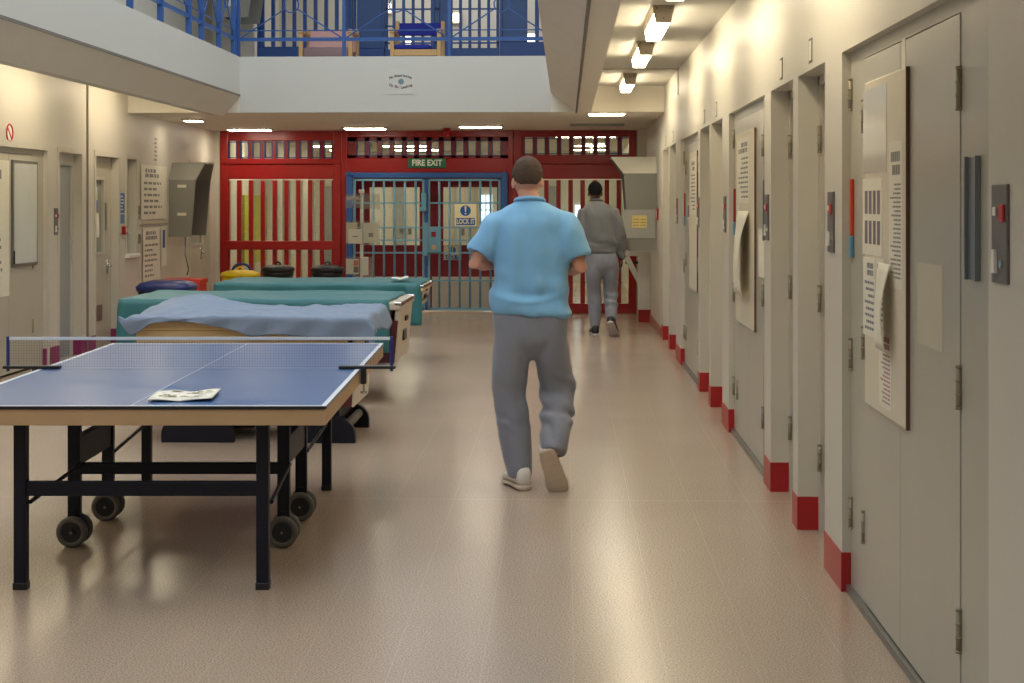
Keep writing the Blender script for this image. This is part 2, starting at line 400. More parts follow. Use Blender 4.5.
for k, a, b in openL:
    if k == 'slit':
        bm = BM(); box(bm, XL + 0.001, XL + 0.012, a - 0.05, a, 0.975, HL + 0.04); box(bm, XL + 0.001, XL + 0.012, b, b + 0.05, 0.975, HL + 0.04); box(bm, XL + 0.001, XL + 0.012, a, b, HL, HL + 0.04)
        w = struct('window_1', bm, M_FRAME)
        bm = BM(); box(bm, XL + 0.001, XL + 0.04, a - 0.05, b + 0.05, 0.93, 0.97, 0.006); obj('window_sill', bm, M_WHITE, w)
        bm = BM(); box(bm, XL - 0.10, XL - 0.09, a, b, 0.97, HL); obj('window_pane', bm, M_GREYGLASS, w)
        continue
    dn += 1
    if k == 'big':
        X = XL - 0.035
        bm = BM(); box(bm, X - 0.05, X, a, a + 0.4, 0, HL); box(bm, X - 0.05, X, b - 0.3, b, 0, HL); box(bm, X - 0.05, X, a + 0.4, b - 0.3, HL - 0.05, HL)
        d = struct('door_%d' % dn, bm, M_DOOR_L)
        m_ = YX(8, X)
        for u, v in ((a + 0.403, m_ - 0.003), (m_ + 0.003, b - 0.303)):
            bm = BM(); box(bm, X - 0.04, X + 0.003, u, v, 0.02, HL - 0.055, 0.002); obj('door_leaf', bm, M_DOOR_L, d)
        for hz in (0.4, 1.0, 1.8): hinge(d, X + 0.006, b - 0.3, hz)
        bm = BM(); box(bm, XL, XL + 0.012, b, b + 0.06, 0, HL + 0.06); box(bm, XL, XL + 0.012, a - 0.06, b, HL, HL + 0.06); obj('architrave', bm, M_FRAME, d)
    elif k == 'cell':
        X = XL - 0.10
        bm = BM(); box(bm, X - 0.045, X, a, b, 0, HL); d = struct('door_%d' % dn, bm, M_DOORGREY)
        bm = BM(); box(bm, X, X + 0.02, b - 0.05, b, 0, HL); box(bm, X, X + 0.02, a, b - 0.05, HL - 0.12, HL); obj('door_frame', bm, M_FRAME, d)
        bm = BM(); box(bm, XL, XL + 0.01, a - 0.05, a, 0.16, HL); box(bm, XL, XL + 0.01, b, b + 0.05, 0.16, HL); box(bm, XL, XL + 0.01, a - 0.05, b + 0.05, HL, HL + 0.05); obj('architrave', bm, M_FRAME, d)
    else:
        X = XL - 0.08
        bm = BM()                                       # glazed leaf: stiles, rails, solid bottom
        g0, g1 = (a + 0.14, b - 0.30) if k == 'glazed' else (a + 0.12, b - 0.12)
        z0, z1 = (1.02, 1.80) if k == 'glazed' else (1.0, 1.85)
        box(bm, X - 0.045, X, a, g0, 0, HL - 0.05); box(bm, X - 0.045, X, g1, b, 0, HL - 0.05); box(bm, X - 0.045, X, g0, g1, 0, z0); box(bm, X - 0.045, X, g0, g1, z1, HL - 0.05)
        box(bm, X - 0.045, X, a, b, HL - 0.05, HL)
        d = struct('door_%d' % dn, bm, M_DOOR_L)
        bm = BM(); box(bm, X - 0.03, X - 0.02, g0, g1, z0, z1); obj('door_pane', bm, M_GREYGLASS, d)
        bm = BM(); q = 0.03
        box(bm, X, X + 0.012, g0 - q, g0, z0 - q, z1 + q); box(bm, X, X + 0.012, g1, g1 + q, z0 - q, z1 + q); box(bm, X, X + 0.012, g0, g1, z0 - q, z0); box(bm, X, X + 0.012, g0, g1, z1, z1 + q)
        obj('glazing_bead', bm, M_FRAME, d)
        bm = BM(); yy = b - 0.14; cyl(bm, (X, yy, 0.86), (X + 0.05, yy, 0.86), 0.012, 10); tube(bm, [(X + 0.05, yy, 0.86), (X + 0.05, yy - 0.12, 0.86)], 0.010)
        box(bm, X, X + 0.008, yy - 0.03, yy + 0.03, 0.77, 0.93); obj('door_handle', bm, M_CHROME, d, True)
        bm = BM(); box(bm, X, X + 0.006, b - 0.24, b - 0.17, 1.25, 1.55); obj('push_plate', bm, M_STEEL, d)
        bm = BM(); box(bm, X, X + 0.004, a + 0.2, a + 0.5, 0.28, 0.45); obj('vent_plate', bm, M_STEEL, d)
        bm = BM(); box(bm, XL, XL + 0.01, a - 0.06, a, 0.16, HL); box(bm, XL, XL + 0.01, b, b + 0.06, 0.165, HL); box(bm, XL, XL + 0.01, a - 0.06, b + 0.06, HL, HL + 0.06); obj('architrave', bm, M_FRAME, d)

# walls at both ends
bm = BM(); box(bm, -5.3, 1.5, YB - 0.2, YB, 0, ZT); struct('wall_entry', bm, M_WALL)
bm = BM(); box(bm, -5.4, 1.5, 32, 32.2, 0, ZT); struct('wall_far', bm, M_WALL)
bm = BM(); box(bm, XL, SX(220) - 0.003, YE - 0.07, YE + 0.14, 0, ZS); struct('trim_2', bm, M_FRAME)
bm = BM(); box(bm, SX(636.5) + 0.003, XR, YE - 0.07, YE + 0.14, 0, ZS); struct('trim_3', bm, M_FRAME)

# gallery slabs and fascias
FL = [(-3.68, 3.20), (-3.68, 2.765), (-3.87, 2.54), (-4.02, 2.54), (-4.02, ZG + 0.01), (-3.80, ZG + 0.01), (-3.80, 3.20)]
bm = BM(); prism(bm, FL, 'y', YB, YF); struct('trim_9', bm, M_FASCIA)
bm = BM(); box(bm, XL, -3.81, YB, YF, ZG, ZU); struct('ceiling_gallery_left', bm, M_FASCIA)
FR = [(-0.17, 3.20), (-0.17, 2.80), (0.12, 2.57), (0.28, 2.57), (0.28, ZG + 0.01), (-0.05, ZG + 0.01), (-0.05, 3.20)]
bm = BM(); prism(bm, FR, 'y', YB, YF); struct('trim_10', bm, M_SOFFIT)
bm = BM(); box(bm, -0.04, XR, YB, YF, ZG, ZU); struct('ceiling_gallery_right', bm, M_FASCIA)
bm = BM(); box(bm, -3.68, -0.17, YF, YF + 0.12, ZS + 0.001, 3.20); struct('trim_11', bm, M_FASCIA)
bm = BM(); box(bm, XL, XR, YF + 0.12, YE + 0.2, ZS, ZU); 
box(bm, XL, -3.68, YF, YF + 0.12, ZS, ZU); box(bm, -0.17, XR, YF, YF + 0.12, ZS, ZU)
struct('ceiling_soffit', bm, M_SOFFIT)
bm = BM(); box(bm, XL, XR, YE + 0.2, 32, ZS, ZU); struct('ceiling_rear_room', bm, M_CEIL)
bm = BM()                                              # sloped boards below both fascias
prism(bm, [(-3.676, 2.757), (-3.690, 2.748), (-3.878, 2.532), (-3.868, 2.528)], 'y', YB, YF - 0.002)
struct('trim_4', bm, M_FASCIA_SLOPE)
bm = BM(); prism(bm, [(-3.672, 2.775), (-3.672, 2.752), (-3.682, 2.752), (-3.682, 2.775)], 'y', YB, YF - 0.002); struct('trim_shadow_line', bm, M_JOINT)  # grey strip stands in for the shadow line at this joint
bm = BM()
for (xa, za), (xb, zb) in (((-0.17, 2.80), (0.12, 2.57)),):
    nx, nz = -0.23, -0.29; l = math.hypot(nx, nz); nx, nz = nx / l * 0.006, nz / l * 0.006
    y = YB
    while y < YF - 0.1:
        y2 = min(y + 1.9, YF - 0.002); prism(bm, [(xa + nx, za + nz), (xb + nx, zb + nz), (xb, zb), (xa, za)], 'y', y + 0.006, y2 - 0.006); y = y2
struct('trim_6', bm, M_FASCIA_SLOPE)
bm = BM(); box(bm, 0.105, 0.125, YB, YF - 0.002, 2.556, 2.571); struct('trim_7', bm, M_JOINT)
# roof over galleries; the void is open to the sky
bm = BM(); box(bm, -5.4, -3.9, YB, 32, ZT, ZT + 0.15); box(bm, 0.05, 1.5, YB, 32, ZT, ZT + 0.15); box(bm, -3.9, 0.05, 18.6, 32, ZT, ZT + 0.15)
struct('ceiling_roof', bm, M_CEIL)

# ------------------------------------------------------------------ lights
def fluoro():
    t = thing('fluorescent_light', '', 'ceiling light', (0, 0, 0), 'surface mounted tubes over the cell doors')
    bm = BM(); prism(bm, [(-0.071, 0), (-0.066, -0.05), (0.066, -0.05), (0.071, 0)], 'y', 0, 1.25); obj('housing', bm, M_LAMPBODY, t)
    bm = BM(); prism(bm, [(-0.064, -0.028), (-0.05, -0.11), (0.05, -0.11), (0.064, -0.028)], 'y', 0.03, 1.22); obj('diffuser', bm, M_TUBE, t)
    for y in (0, 1.22):
        bm = BM(); prism(bm, [(-0.072, 0), (-0.05, -0.115), (0.05, -0.115), (0.072, 0)], 'y', y, y + 0.03); e = obj('end_cap', bm, M_LAMPBODY, t)
        for sx, sz in ((-0.045, -0.02), (0.045, -0.02), (0, -0.085)):
            bm = BM(); cyl(bm, (sx, y - 0.002, sz), (sx, y, sz), 0.006, 8); obj('screw', bm, M_STEEL, e)
    return t
FLL = ['fluorescent light box cut by the top edge of the photo', 'large fluorescent light box second in the row above the corridor',
       'middle fluorescent light box above the corridor, third in the row', 'small farthest fluorescent light box before the lowered ceiling']
proto = fluoro()
yy = [8.1, 10.42, 12.7, 15.85]
proto.location = (0.645, yy[0], ZG); proto['label'] = FLL[0]
for i in range(1, 4): dup(proto, (0.645, yy[i], ZG), FLL[i])
for i, y in enumerate((5.7,)): dup(proto, (0.645, y, ZG), 'fluorescent light box above the near corridor out of view')
for i, y in enumerate((3.4, 5.9, 8.4, 10.9, 13.4, 15.9)): dup(proto, (-4.42, y, ZG), 'fluorescent light box hidden behind the left gallery edge')  # the nearest ones are added to brighten the left foreground

def recessed(label, x0, x1, y0, y1, z, md=None):
    t = thing('ceiling_light', label, 'ceiling light', ((x0 + x1) / 2, (y0 + y1) / 2, z), 'flat lights in the low ceiling')
    bm = BM(); q = 0.03
    box(bm, x0 - q, x1 + q, y0 - q, y0, z - 0.02, z); box(bm, x0 - q, x1 + q, y1, y1 + q, z - 0.02, z); box(bm, x0 - q, x0, y0, y1, z - 0.02, z); box(bm, x1, x1 + q, y0, y1, z - 0.02, z)
    obj('frame', bm, M_LAMPBODY, t)
    bm = BM(); box(bm, x0, x1, y0, y1, z - 0.03, z - 0.004, 0.006); obj('diffuser', bm, md or M_TUBE2, t)
for lab, pa, pb, py in (('flat ceiling light in front of the left red screen', 229, 270, 130), ('flat ceiling light above the left blue gate leaf', 345, 385, 128.7),
                        ('flat ceiling light above the man in the blue t-shirt', 460, 501, 127), ('flat ceiling light at the end of the right corridor', 589, 624, 114.3), ('small flat ceiling light near the left wall notices', 186, 201, 121)):
    d = 1570 * (ZS - 0.02 - H) / (203 - py)
    p, q = at(pa, py, d), at(pb, py, d)
    recessed(lab, p.x, q.x, p.y - 0.1, p.y + 0.12, ZS, M_TUBE5 if pa == 589 else None)
for lab, x, hw in (('ceiling light in the rear room behind the left screen', -4.22, 0.24), ('ceiling light in the rear room behind the gate', -2.81, 0.42), ('ceiling light in the rear room behind the right screen', 0.45, 0.3)):
    for y, tl_ in ((23.6, ', hidden'), (27.4, ', nearer row'), (29.5, ', farther row')):
        recessed(lab + tl_, x - hw - (0.3 if y < 24 else 0), x + hw, y, y + 0.2, ZS, M_TUBE3)  # nearest row is added out of view to brighten the rear room
t = tag(obj('ceiling_ledge', (lambda b: (box(b, 0.05, 0.75, 20.2, 20.32, ZS - 0.03, ZS), b)[1])(BM()), M_STEEL), 'long thin grey vent strip in the ceiling before the right screen', 'vent')
p = on_y(447, 127, 21.3)
t = thing('fire_sounder', 'small round red fire sounder under the ceiling by the lights', 'alarm', (p.x, 21.3, ZS))
bm = BM(); lathe(bm, [(0.05, -0.02), (0.052, 0)], (p.x, 21.3, ZS)); obj('base', bm, M_RED, t, True)
bm = BM(); lathe(bm, [(0.02, -0.11), (0.045, -0.10), (0.052, -0.06), (0.05, -0.02)], (p.x, 21.3, ZS)); obj('horn', bm, M_RED, t, True)

def area(name, loc, rot, sx, sy, power, rgb):
    l = bpy.data.lights.new(name, 'AREA'); l.shape = 'RECTANGLE'; l.size = sx; l.size_y = sy; l.energy = power; l.color = rgb
    o = bpy.data.objects.new(name, l); COL.objects.link(o); o.location = loc; o.rotation_euler = rot; return o
area('skylight', (-1.92, 7.6, ZT + 0.1), (0, 0, 0), 3.9, 21, 480, (0.90, 0.96, 1.0))
area('upper_room_area_light', (-1.9, 26, ZT - 0.1), (0, 0, 0), 4, 4, 90, (0.95, 0.97, 1.0))  # area light just below the roof slab, behind the upper screens
w = bpy.data.worlds.new('world'); SC.world = w; w.use_nodes = True
w.node_tree.nodes['Background'].inputs[0].default_value = (0.72, 0.84, 1.0, 1); w.node_tree.nodes['Background'].inputs[1].default_value = 0.8

# ------------------------------------------------------------------ red barred screens (plane Y = YE)
def pane(parent, x0, x1, z0, z1, m=M_GLASS, name='pane'):
    bm = BM(); box(bm, x0, x1, YE + 0.03, YE + 0.036, z0, z1); obj(name, bm, m, parent)
def screen(label, pl, pr, trans, zt, bars, zb_mid=(241, 250), low=True):
    """pl..pr outer pixels, trans/bars = lists of (px0, px1) openings"""
    x0, x1 = SX(pl), SX(pr)
    t = thing('barred_screen', label, 'screen', ((x0 + x1) / 2, YE, 0), 'red barred screens across the hall end')
    y0, y1 = YE - 0.05, YE + 0.09
    zt0, zt1 = SZ(zt[1]), SZ(zt[0])
    bm = BM()                                            # outer frame and the heavy beam
    box(bm, x0, x1, y0, y1, zt1 + 0.02, ZS, 0.008); box(bm, x0, x0 + 0.11, y0 - 0.006, y1 - 0.002, 0, ZS - 0.002, 0.008); box(bm, x1 - 0.11, x1, y0 - 0.006, y1 - 0.002, 0, ZS - 0.002, 0.008)
    box(bm, x0 + 0.002, x1 - 0.002, y0 - 0.02, y1 - 0.004, SZ(164), zt0 - 0.02, 0.008); box(bm, x0 + 0.003, x1 - 0.003, y0, y1 - 0.006, 0.001, 0.14, 0.008)
    obj('frame', bm, M_RED, t)
    bm = BM(); box(bm, x0 + 0.1, x1 - 0.1, y0 + 0.004, y1 - 0.01, SZ(179), SZ(164) - 0.001, 0.008); obj('beam', bm, M_RED, t)
    bm = BM(); a = x0 + 0.1
    for p, q in trans: box(bm, a, SX(p), y0 + 0.03, y1 - 0.03, zt0 - 0.03, zt1 + 0.03); a = SX(q)
    box(bm, a, x1 - 0.1, y0 + 0.03, y1 - 0.03, zt0 - 0.03, zt1 + 0.03); obj('transom_frame', bm, M_DKRED, t)
    bm = BM()
    for p, q in trans:
        u, v = SX(p), SX(q); s = 0.012
        box(bm, u - s, u, y0 + 0.022, y1 - 0.04, zt0 - s, zt1 + s); box(bm, v, v + s, y0 + 0.022, y1 - 0.04, zt0 - s, zt1 + s); box(bm, u, v, y0 + 0.022, y1 - 0.04, zt0 - s, zt0); box(bm, u, v, y0 + 0.022, y1 - 0.04, zt1, zt1 + s)
    obj('glazing_bead', bm, M_NAVY, t)
    for p, q in trans: pane(t, SX(p), SX(q), zt0, zt1)
    if bars:
        zb0, zb1 = SZ(zb_mid[1]), SZ(zb_mid[0]); zt_ = SZ(180)
        bm = BM(); box(bm, x0, x1, y0 - 0.01, y1, zb0, zb1, 0.012); obj('mid_rail', bm, M_RED, t)
        a = x0 + 0.10
        edges = [x0 + 0.1] + [SX(v) for pq in bars for v in pq] + [x1 - 0.1]
        for i in range(0, len(edges), 2):
            u, v = edges[i], edges[i + 1]
            if v - u < 0.015: continue
            bm = BM(); box(bm, u, v, y0 + 0.02, y1 - 0.03, zb1, zt_, 0.008); obj('bar', bm, M_RED, t)
            bm = BM(); box(bm, u, v, y0 + 0.02, y1 - 0.03, 0.14, zb0, 0.008); obj('bar', bm, M_RED, t)
        pane(t, x0 + 0.1, x1 - 0.1, 0.14, zt_, name='pane')
    return t
tl = [(228.5 + 11.95 * i, 235.5 + 11.95 * i) for i in range(9)]
screen('red barred screen on the left behind the yellow and black tubs', 220, 341, tl, (142, 157), [(229 + 11.85 * i, 236.5 + 11.85 * i) for i in range(9)])
tc_ = [(357 + 12.35 * i, 364.3 + 12.35 * i) for i in range(12)]
# over-gate section: header only, with two posts
x0, x1 = SX(341.2), SX(513.8)
t = thing('gate_surround', 'red surround with a row of small panes above the blue gate', 'screen', ((x0 + x1) / 2, YE, 0))
bm = BM()
box(bm, x0, x1, YE - 0.05, YE + 0.09, SZ(137), ZS, 0.008); box(bm, x0 + 0.002, SX(347.5), YE - 0.078, YE + 0.085, 0, ZS - 0.002, 0.01); box(bm, SX(508), x1 - 0.002, YE - 0.078, YE + 0.085, 0, ZS - 0.002, 0.01)
box(bm, x0, x1, YE - 0.07, YE + 0.09, SZ(172.5), SZ(158), 0.01)
obj('frame', bm, M_RED, t)
bm = BM(); a = SX(347.5)
for p, q in tc_: box(bm, a, SX(p), YE - 0.02, YE + 0.06, SZ(158.5), SZ(136)); a = SX(q)
box(bm, a, SX(508), YE - 0.02, YE + 0.06, SZ(158.5), SZ(136)); box(bm, SX(347.5), SX(508), YE - 0.02, YE + 0.06, SZ(141), SZ(136)); box(bm, SX(347.5), SX(508), YE - 0.02, YE + 0.06, SZ(160), SZ(155))
obj('transom_frame', bm, M_DKRED, t)
bm = BM()
for p, q in tc_:
    u, v = SX(p), SX(q); s = 0.012; zz0, zz1 = SZ(155), SZ(141)
    box(bm, u - s, u, YE - 0.028, YE + 0.05, zz0 - s, zz1 + s); box(bm, v, v + s, YE - 0.028, YE + 0.05, zz0 - s, zz1 + s); box(bm, u, v, YE - 0.028, YE + 0.05, zz0 - s, zz0); box(bm, u, v, YE - 0.028, YE + 0.05, zz1, zz1 + s)
obj('glazing_bead', bm, M_NAVY, t)
for p, q in tc_: pane(t, SX(p), SX(q), SZ(155), SZ(141))
tr = [(525 + 12.15 * i, 532.5 + 12.15 * i) for i in range(9)]
screen('red barred screen on the right behind the man in the grey tracksuit', 514, 636.5, tr, (138.5, 153.5), [(524.5 + 12.1 * i, 532 + 12.1 * i) for i in range(9)], (241, 249))

# blue gate frame, two leaves
t = thing('gate_portal', 'blue steel gate frame with pointed hinge post tops inside the red surround', 'gate', (SX(428), YE - 0.16, 0))
YG = YE - 0.17
bm = BM(); box(bm, SX(347.5), SX(508), YG - 0.03, YG + 0.05, SZ(178), SZ(172.8), 0.006); obj('head_rail', bm, M_BLUE, t)
for p, q in ((347.8, 354), (501.5, 508)):
    bm = BM(); u, v = SX(p), SX(q); box(bm, u, v, YG - 0.04, YG + 0.05, 0, SZ(173), 0.006)
    prism(bm, [(u - 0.02, SZ(175)), ((u + v) / 2, SZ(171)), (v + 0.02, SZ(175))], 'y', YG - 0.07, YG - 0.041); obj('hinge_post', bm, M_BLUE, t)
def gate(label, pl, pr, bars, rails, group):
    t = thing('barred_gate', label, 'gate', (SX((pl + pr) / 2), YG, 0), group)
    zt, zb = SZ(179), 0.045
    bm = BM()
    for p in (pl + 1.2, pr - 1.2): box(bm, SX(p) - 0.016, SX(p) + 0.016, YG - 0.018, YG + 0.018, zb, zt, 0.004)
    box(bm, SX(pl), SX(pr), YG - 0.018, YG + 0.018, zt - 0.03, zt, 0.004); box(bm, SX(pl), SX(pr), YG - 0.018, YG + 0.018, zb, zb + 0.04, 0.004)
    obj('gate_leaf_frame', bm, M_CYAN, t)
    for p in bars:
        bm = BM(); cyl(bm, (SX(p), YG, zb + 0.03), (SX(p), YG, zt - 0.02), 0.0155, 10); obj('bar', bm, M_CYAN, t, True)
    for r in rails:
        bm = BM(); box(bm, SX(pl), SX(pr), YG - 0.028, YG - 0.012, SZ(r) - 0.011, SZ(r) + 0.011); obj('rail', bm, M_CYAN, t)
    return t
g1 = gate('left leaf of the pale blue barred gate behind the leaflet stand', 354.5, 425.5, [364 + 10.5 * i for i in range(6)], [203, 227.5, 240, 252.5, 300], 'pale blue gate leaves')
g2 = gate('right leaf of the pale blue barred gate with the lock box', 428.5, 501, [440 + 10.2 * i for i in range(6)], [203, 227.5, 240, 252.5, 280], 'pale blue gate leaves')
bm = BM(); box(bm, SX(425.9), SX(428.4), YG - 0.035, YG + 0.03, 0.05, SZ(179), 0.004); obj('meeting_stile', bm, M_BLUE, g2)
bm = BM(); box(bm, SX(424), SX(429), YG - 0.09, YG - 0.03, SZ(255.5), SZ(222.5), 0.006); box(bm, SX(429), SX(442), YG - 0.08, YG - 0.03, SZ(252), SZ(226.5), 0.006); lb = obj('lock_box', bm, M_CYAN, g2)
bm = BM(); box(bm, SX(432.5), SX(437), YG - 0.083, YG - 0.079, SZ(236.5), SZ(231.5)); obj('lock_window', bm, M_DKRED, lb)
bm = BM(); cyl(bm, (SX(435), YG - 0.09, SZ(247)), (SX(435), YG - 0.078, SZ(247)), 0.035, 16); obj('lock_cylinder', bm, M_TTWOOD, lb)
bm = BM(); box(bm, SX(422.5), SX(427.5), YG - 0.075, YG - 0.04, SZ(211), SZ(193), 0.006); cyl(bm, (SX(422), YG - 0.07, SZ(209)), (SX(422), YG - 0.04, SZ(209)), 0.03, 12); obj('upper_latch', bm, M_CYAN, g2)

# red double door standing behind the gate
YD = YE + 0.35
bm = BM()
px0, px1 = 347, 509
def dbox(bm, a, b, c, d, y0=YD, y1=YD + 0.05):      # px range, py range
    box(bm, SX(a), SX(b), y0, y1, SZ(d), SZ(c))
dbox(bm, px0, px1, 172, 187); dbox(bm, px0, 366, 187, 246); dbox(bm, 417, 441, 187, 246); dbox(bm, 496, px1, 187, 246); dbox(bm, px0, px1, 246, 278)
d1 = struct('door_20', bm, M_DKRED)
bm = BM(); box(bm, SX(355), SX(427), YD - 0.004, YD + 0.05, 0.03, SZ(278)); box(bm, SX(430), SX(502), YD - 0.004, YD + 0.05, 0.03, SZ(278)); o = obj('kick_panel', bm, M_WALL, d1); o['label'] = 'cream lower panels'
for a, b in ((366, 417), (441, 496)):
    bm = BM(); box(bm, SX(a), SX(b), YD + 0.02, YD + 0.026, SZ(246), SZ(187)); obj('door_pane', bm, M_GLASS, d1)
bm = BM(); box(bm, SX(427.3), SX(429.7), YD - 0.012, YD, 0.02, SZ(174)); obj('door_astragal', bm, M_DKRED, d1)

# LOCK IT signs, FIRE EXIT sign
def lock_sign(label, a, b, c, d, y, rot=0):
    x0, x1, z0, z1 = SX(a), SX(b), SZ(d), SZ(c); w_ = x1 - x0; h_ = z1 - z0; xm = (x0 + x1) / 2
    t = thing('safety_sign', label, 'sign', (xm, y, z0), 'lock it signs')
    bm = BM(); box(bm, x0, x1, y - 0.006, y, z0, z1, 0.002); obj('sign_board', bm, M_SIGNY, t)
    zb = z0 + h_ * 0.42
    bm = BM(); box(bm, x0 + w_ * 0.06, x1 - w_ * 0.06, y - 0.0075, y - 0.006, z0 + h_ * 0.04, zb - h_ * 0.05); obj('blue_band', bm, M_SIGNB, t)
    bm = BM(); cyl(bm, (xm, y - 0.0085, zb + h_ * 0.28), (xm, y - 0.006, zb + h_ * 0.28), h_ * 0.24, 24); ds = obj('blue_disc', bm, M_SIGNB, t)
    zc = zb + h_ * 0.28
    bm = BM(); prism(bm, [(xm - w_ * .045, zc + h_ * .2), (xm + w_ * .045, zc + h_ * .2), (xm + w_ * .025, zc - h_ * .06), (xm - w_ * .025, zc - h_ * .06)], 'y', y - 0.0105, y - 0.0086)
    cyl(bm, (xm, y - 0.0105, zc - h_ * .14), (xm, y - 0.0086, zc - h_ * .14), w_ * .04, 12); obj('exclamation_mark', bm, M_SIGNY, ds)
    text_mesh('lettering', 'LOCK IT', h_ * 0.31, M_SIGNY, t, (xm, y - 0.0085, z0 + h_ * 0.205), ROT_FRONT, sx=w_ * 0.76 / (h_ * 0.31 * 3.45))
lock_sign('square cream LOCK IT sign hung high on the blue gate bars', 455.5, 477, 204, 226, YG - 0.03)
lock_sign('smaller LOCK IT sign on the red door behind the gate', 441.5, 459.5, 246.5, 261, YD - 0.005)
x0, x1, z0, z1 = SX(408.5), SX(446), SZ(167.8), SZ(158.3)
t = thing('exit_sign', 'green and white FIRE EXIT sign on the red beam', 'sign', ((x0 + x1) / 2, YE - 0.08, z0))
bm = BM(); box(bm, x0, x1, YE - 0.092, YE - 0.0805, z0, z1, 0.002); obj('sign_board', bm, M_SIGNG, t)
text_mesh('lettering', 'FIRE EXIT', 0.118, M_WHITE, t, ((x0 + x1) / 2, YE - 0.0935, (z0 + z1) / 2), ROT_FRONT, sx=0.87)

# ------------------------------------------------------------------ rear room seen through the bars
YR = 31.0
bm = BM(); box(bm, XL, XR, YR, YR + 0.1, 0, ZS); struct('wall_rear_room', bm, M_WALL)
def RX(px): return on_y(px, 203, YR).x
def RZ(py): return H + (203 - py) / 1570 * YR
y0, y1 = YX(242, XL), YX(265, XL)
bm = BM(); box(bm, XL, XL + 0.04, y0, y1, H - 62 / 1570 * y0, H + 8 / 1570 * y0); d = struct('door_21', bm, M_LIME)
bm = BM(); box(bm, XL + 0.04, XL + 0.06, y1 - 0.2, y1 - 0.16, 1.0, 1.15); obj('door_handle', bm, M_STEEL, d)
for i, (a, b) in enumerate(((283, 289), (296, 301), (309, 313))):
    y0, y1 = YX(a, XL), YX(b, XL)
    bm = BM(); box(bm, XL, XL + 0.02, y0, y1, 0.0, 1.95); d = struct('door_%d' % (22 + i), bm, M_DOORGREY if i != 1 else M_DOOR_L)
    bm = BM(); box(bm, XL, XL + 0.04, y0 - 0.06, y0, 0, 2.0); box(bm, XL, XL + 0.04, y1, y1 + 0.06, 0, 2.0); box(bm, XL, XL + 0.04, y0, y1, 1.95, 2.0); obj('door_frame', bm, M_FRAME, d)
for i, (a, b) in enumerate(((325, 337), (393, 404), (452, 457), (468, 478), (546, 560), (590, 604))):
    bm = BM(); box(bm, RX(a), RX(b), YR - 0.02, YR, 0.0, RZ(186)); d = struct('door_%d' % (25 + i), bm, M_DOORGREY if i in (0, 1, 4) else M_DOOR_L)
    bm = BM(); box(bm, RX(a) - 0.04, RX(a), YR - 0.03, YR, 0, RZ(183)); box(bm, RX(b), RX(b) + 0.04, YR - 0.03, YR, 0, RZ(183)); box(bm, RX(a), RX(b), YR - 0.03, YR, RZ(186), RZ(183)); obj('door_frame', bm, M_FRAME, d)
bm = BM(); box(bm, RX(481), RX(492), YR - 0.03, YR, RZ(225), RZ(195)); box(bm, RX(575), RX(582), YR - 0.03, YR, RZ(235), RZ(205)); w_ = struct('window_2', bm, emit('window_daylight', (214, 236, 255), 2.2))
bm = BM(); box(bm, RX(486) - 0.01, RX(486) + 0.01, YR - 0.04, YR - 0.03, RZ(225), RZ(195)); box(bm, RX(481), RX(492), YR - 0.04, YR - 0.03, RZ(210) - 0.01, RZ(210) + 0.01); obj('window_frame', bm, M_FRAME, w_)
for i, (px, py) in enumerate(((410, 231), (401, 230), (463, 232))):
    bm = BM(); box(bm, RX(px) - 0.03, RX(px) + 0.03, YR - 0.035, YR, RZ(py) - 0.07, RZ(py) + 0.07, 0.004); t = tag(obj('wall_control', bm, M_PLATE), ['small dark panel on the rear room wall seen through the left gate leaf', 'second small dark panel left of it in the rear room', 'small dark panel in the rear room seen through the right gate leaf'][i], 'control panel')

# ------------------------------------------------------------------ upper level
YW = 21.9                       # blue barred wall upstairs
def UX(px): return (px - 566) / 1570 * YW
def UZ(py): return H + (203 - py) / 1570 * YW
def upper_screen(label, pa, pb, opens, zb, pattern_rails=()):
    x0, x1 = UX(pa), UX(pb)
    t = thing('barred_screen', label, 'screen', ((x0 + x1) / 2, YW, ZU), 'blue barred screens on the upper landing')
    bm = BM(); box(bm, x0, x1, YW - 0.05, YW + 0.05, ZU, zb, 0.008); box(bm, x0, x1, YW - 0.05, YW + 0.05, 5.3, ZT, 0.008); box(bm, x0, x0 + 0.03, YW - 0.045, YW + 0.045, zb - 0.02, 5.32); box(bm, x1 - 0.03, x1, YW - 0.045, YW + 0.045, zb - 0.02, 5.32); bmesh.ops.remove_doubles(bm, verts=bm.verts, dist=1e-6); obj('frame', bm, M_BLUE2, t)
    ed = [x0 + 0.031] + [UX(v) for pq in opens for v in pq] + [x1 - 0.031]
    ed[1] = max(ed[1], ed[0] + 0.012); ed[-2] = min(ed[-2], ed[-1] - 0.012)
    for i in range(0, len(ed), 2):
        bm = BM(); box(bm, ed[i], ed[i + 1], YW - 0.035, YW + 0.035, zb, 5.3, 0.006); obj('bar', bm, M_BLUE2 if ed[i + 1] - ed[i] < 0.2 else M_BLUE, t)
    for r in pattern_rails:
        bm = BM(); box(bm, x0, x1, YW - 0.045, YW - 0.03, UZ(r) - 0.012, UZ(r) + 0.012); obj('rail', bm, M_BLUE2, t)
    return t
upper_screen('blue barred screen upstairs behind the pink sofa', 256, 352, [(263 + 10.7 * i, 270 + 10.7 * i) for i in range(8)], UZ(46))
upper_screen('blue barred screen upstairs between sofa and blue chair with wide post', 352.5, 384, [(354.5, 356.5)], UZ(48))
upper_screen('blue barred screen upstairs behind the blue chair', 384.5, 437, [(385.5 + 9.6 * i, 392.3 + 9.6 * i) for i in range(5)], UZ(49), (9, 26, 43))
upper_screen('blue barred screen upstairs right of the blue chair', 437.5, 499.5, [(452.5 + 9.4 * i, 459 + 9.4 * i) for i in range(5)], UZ(48), (9, 43))
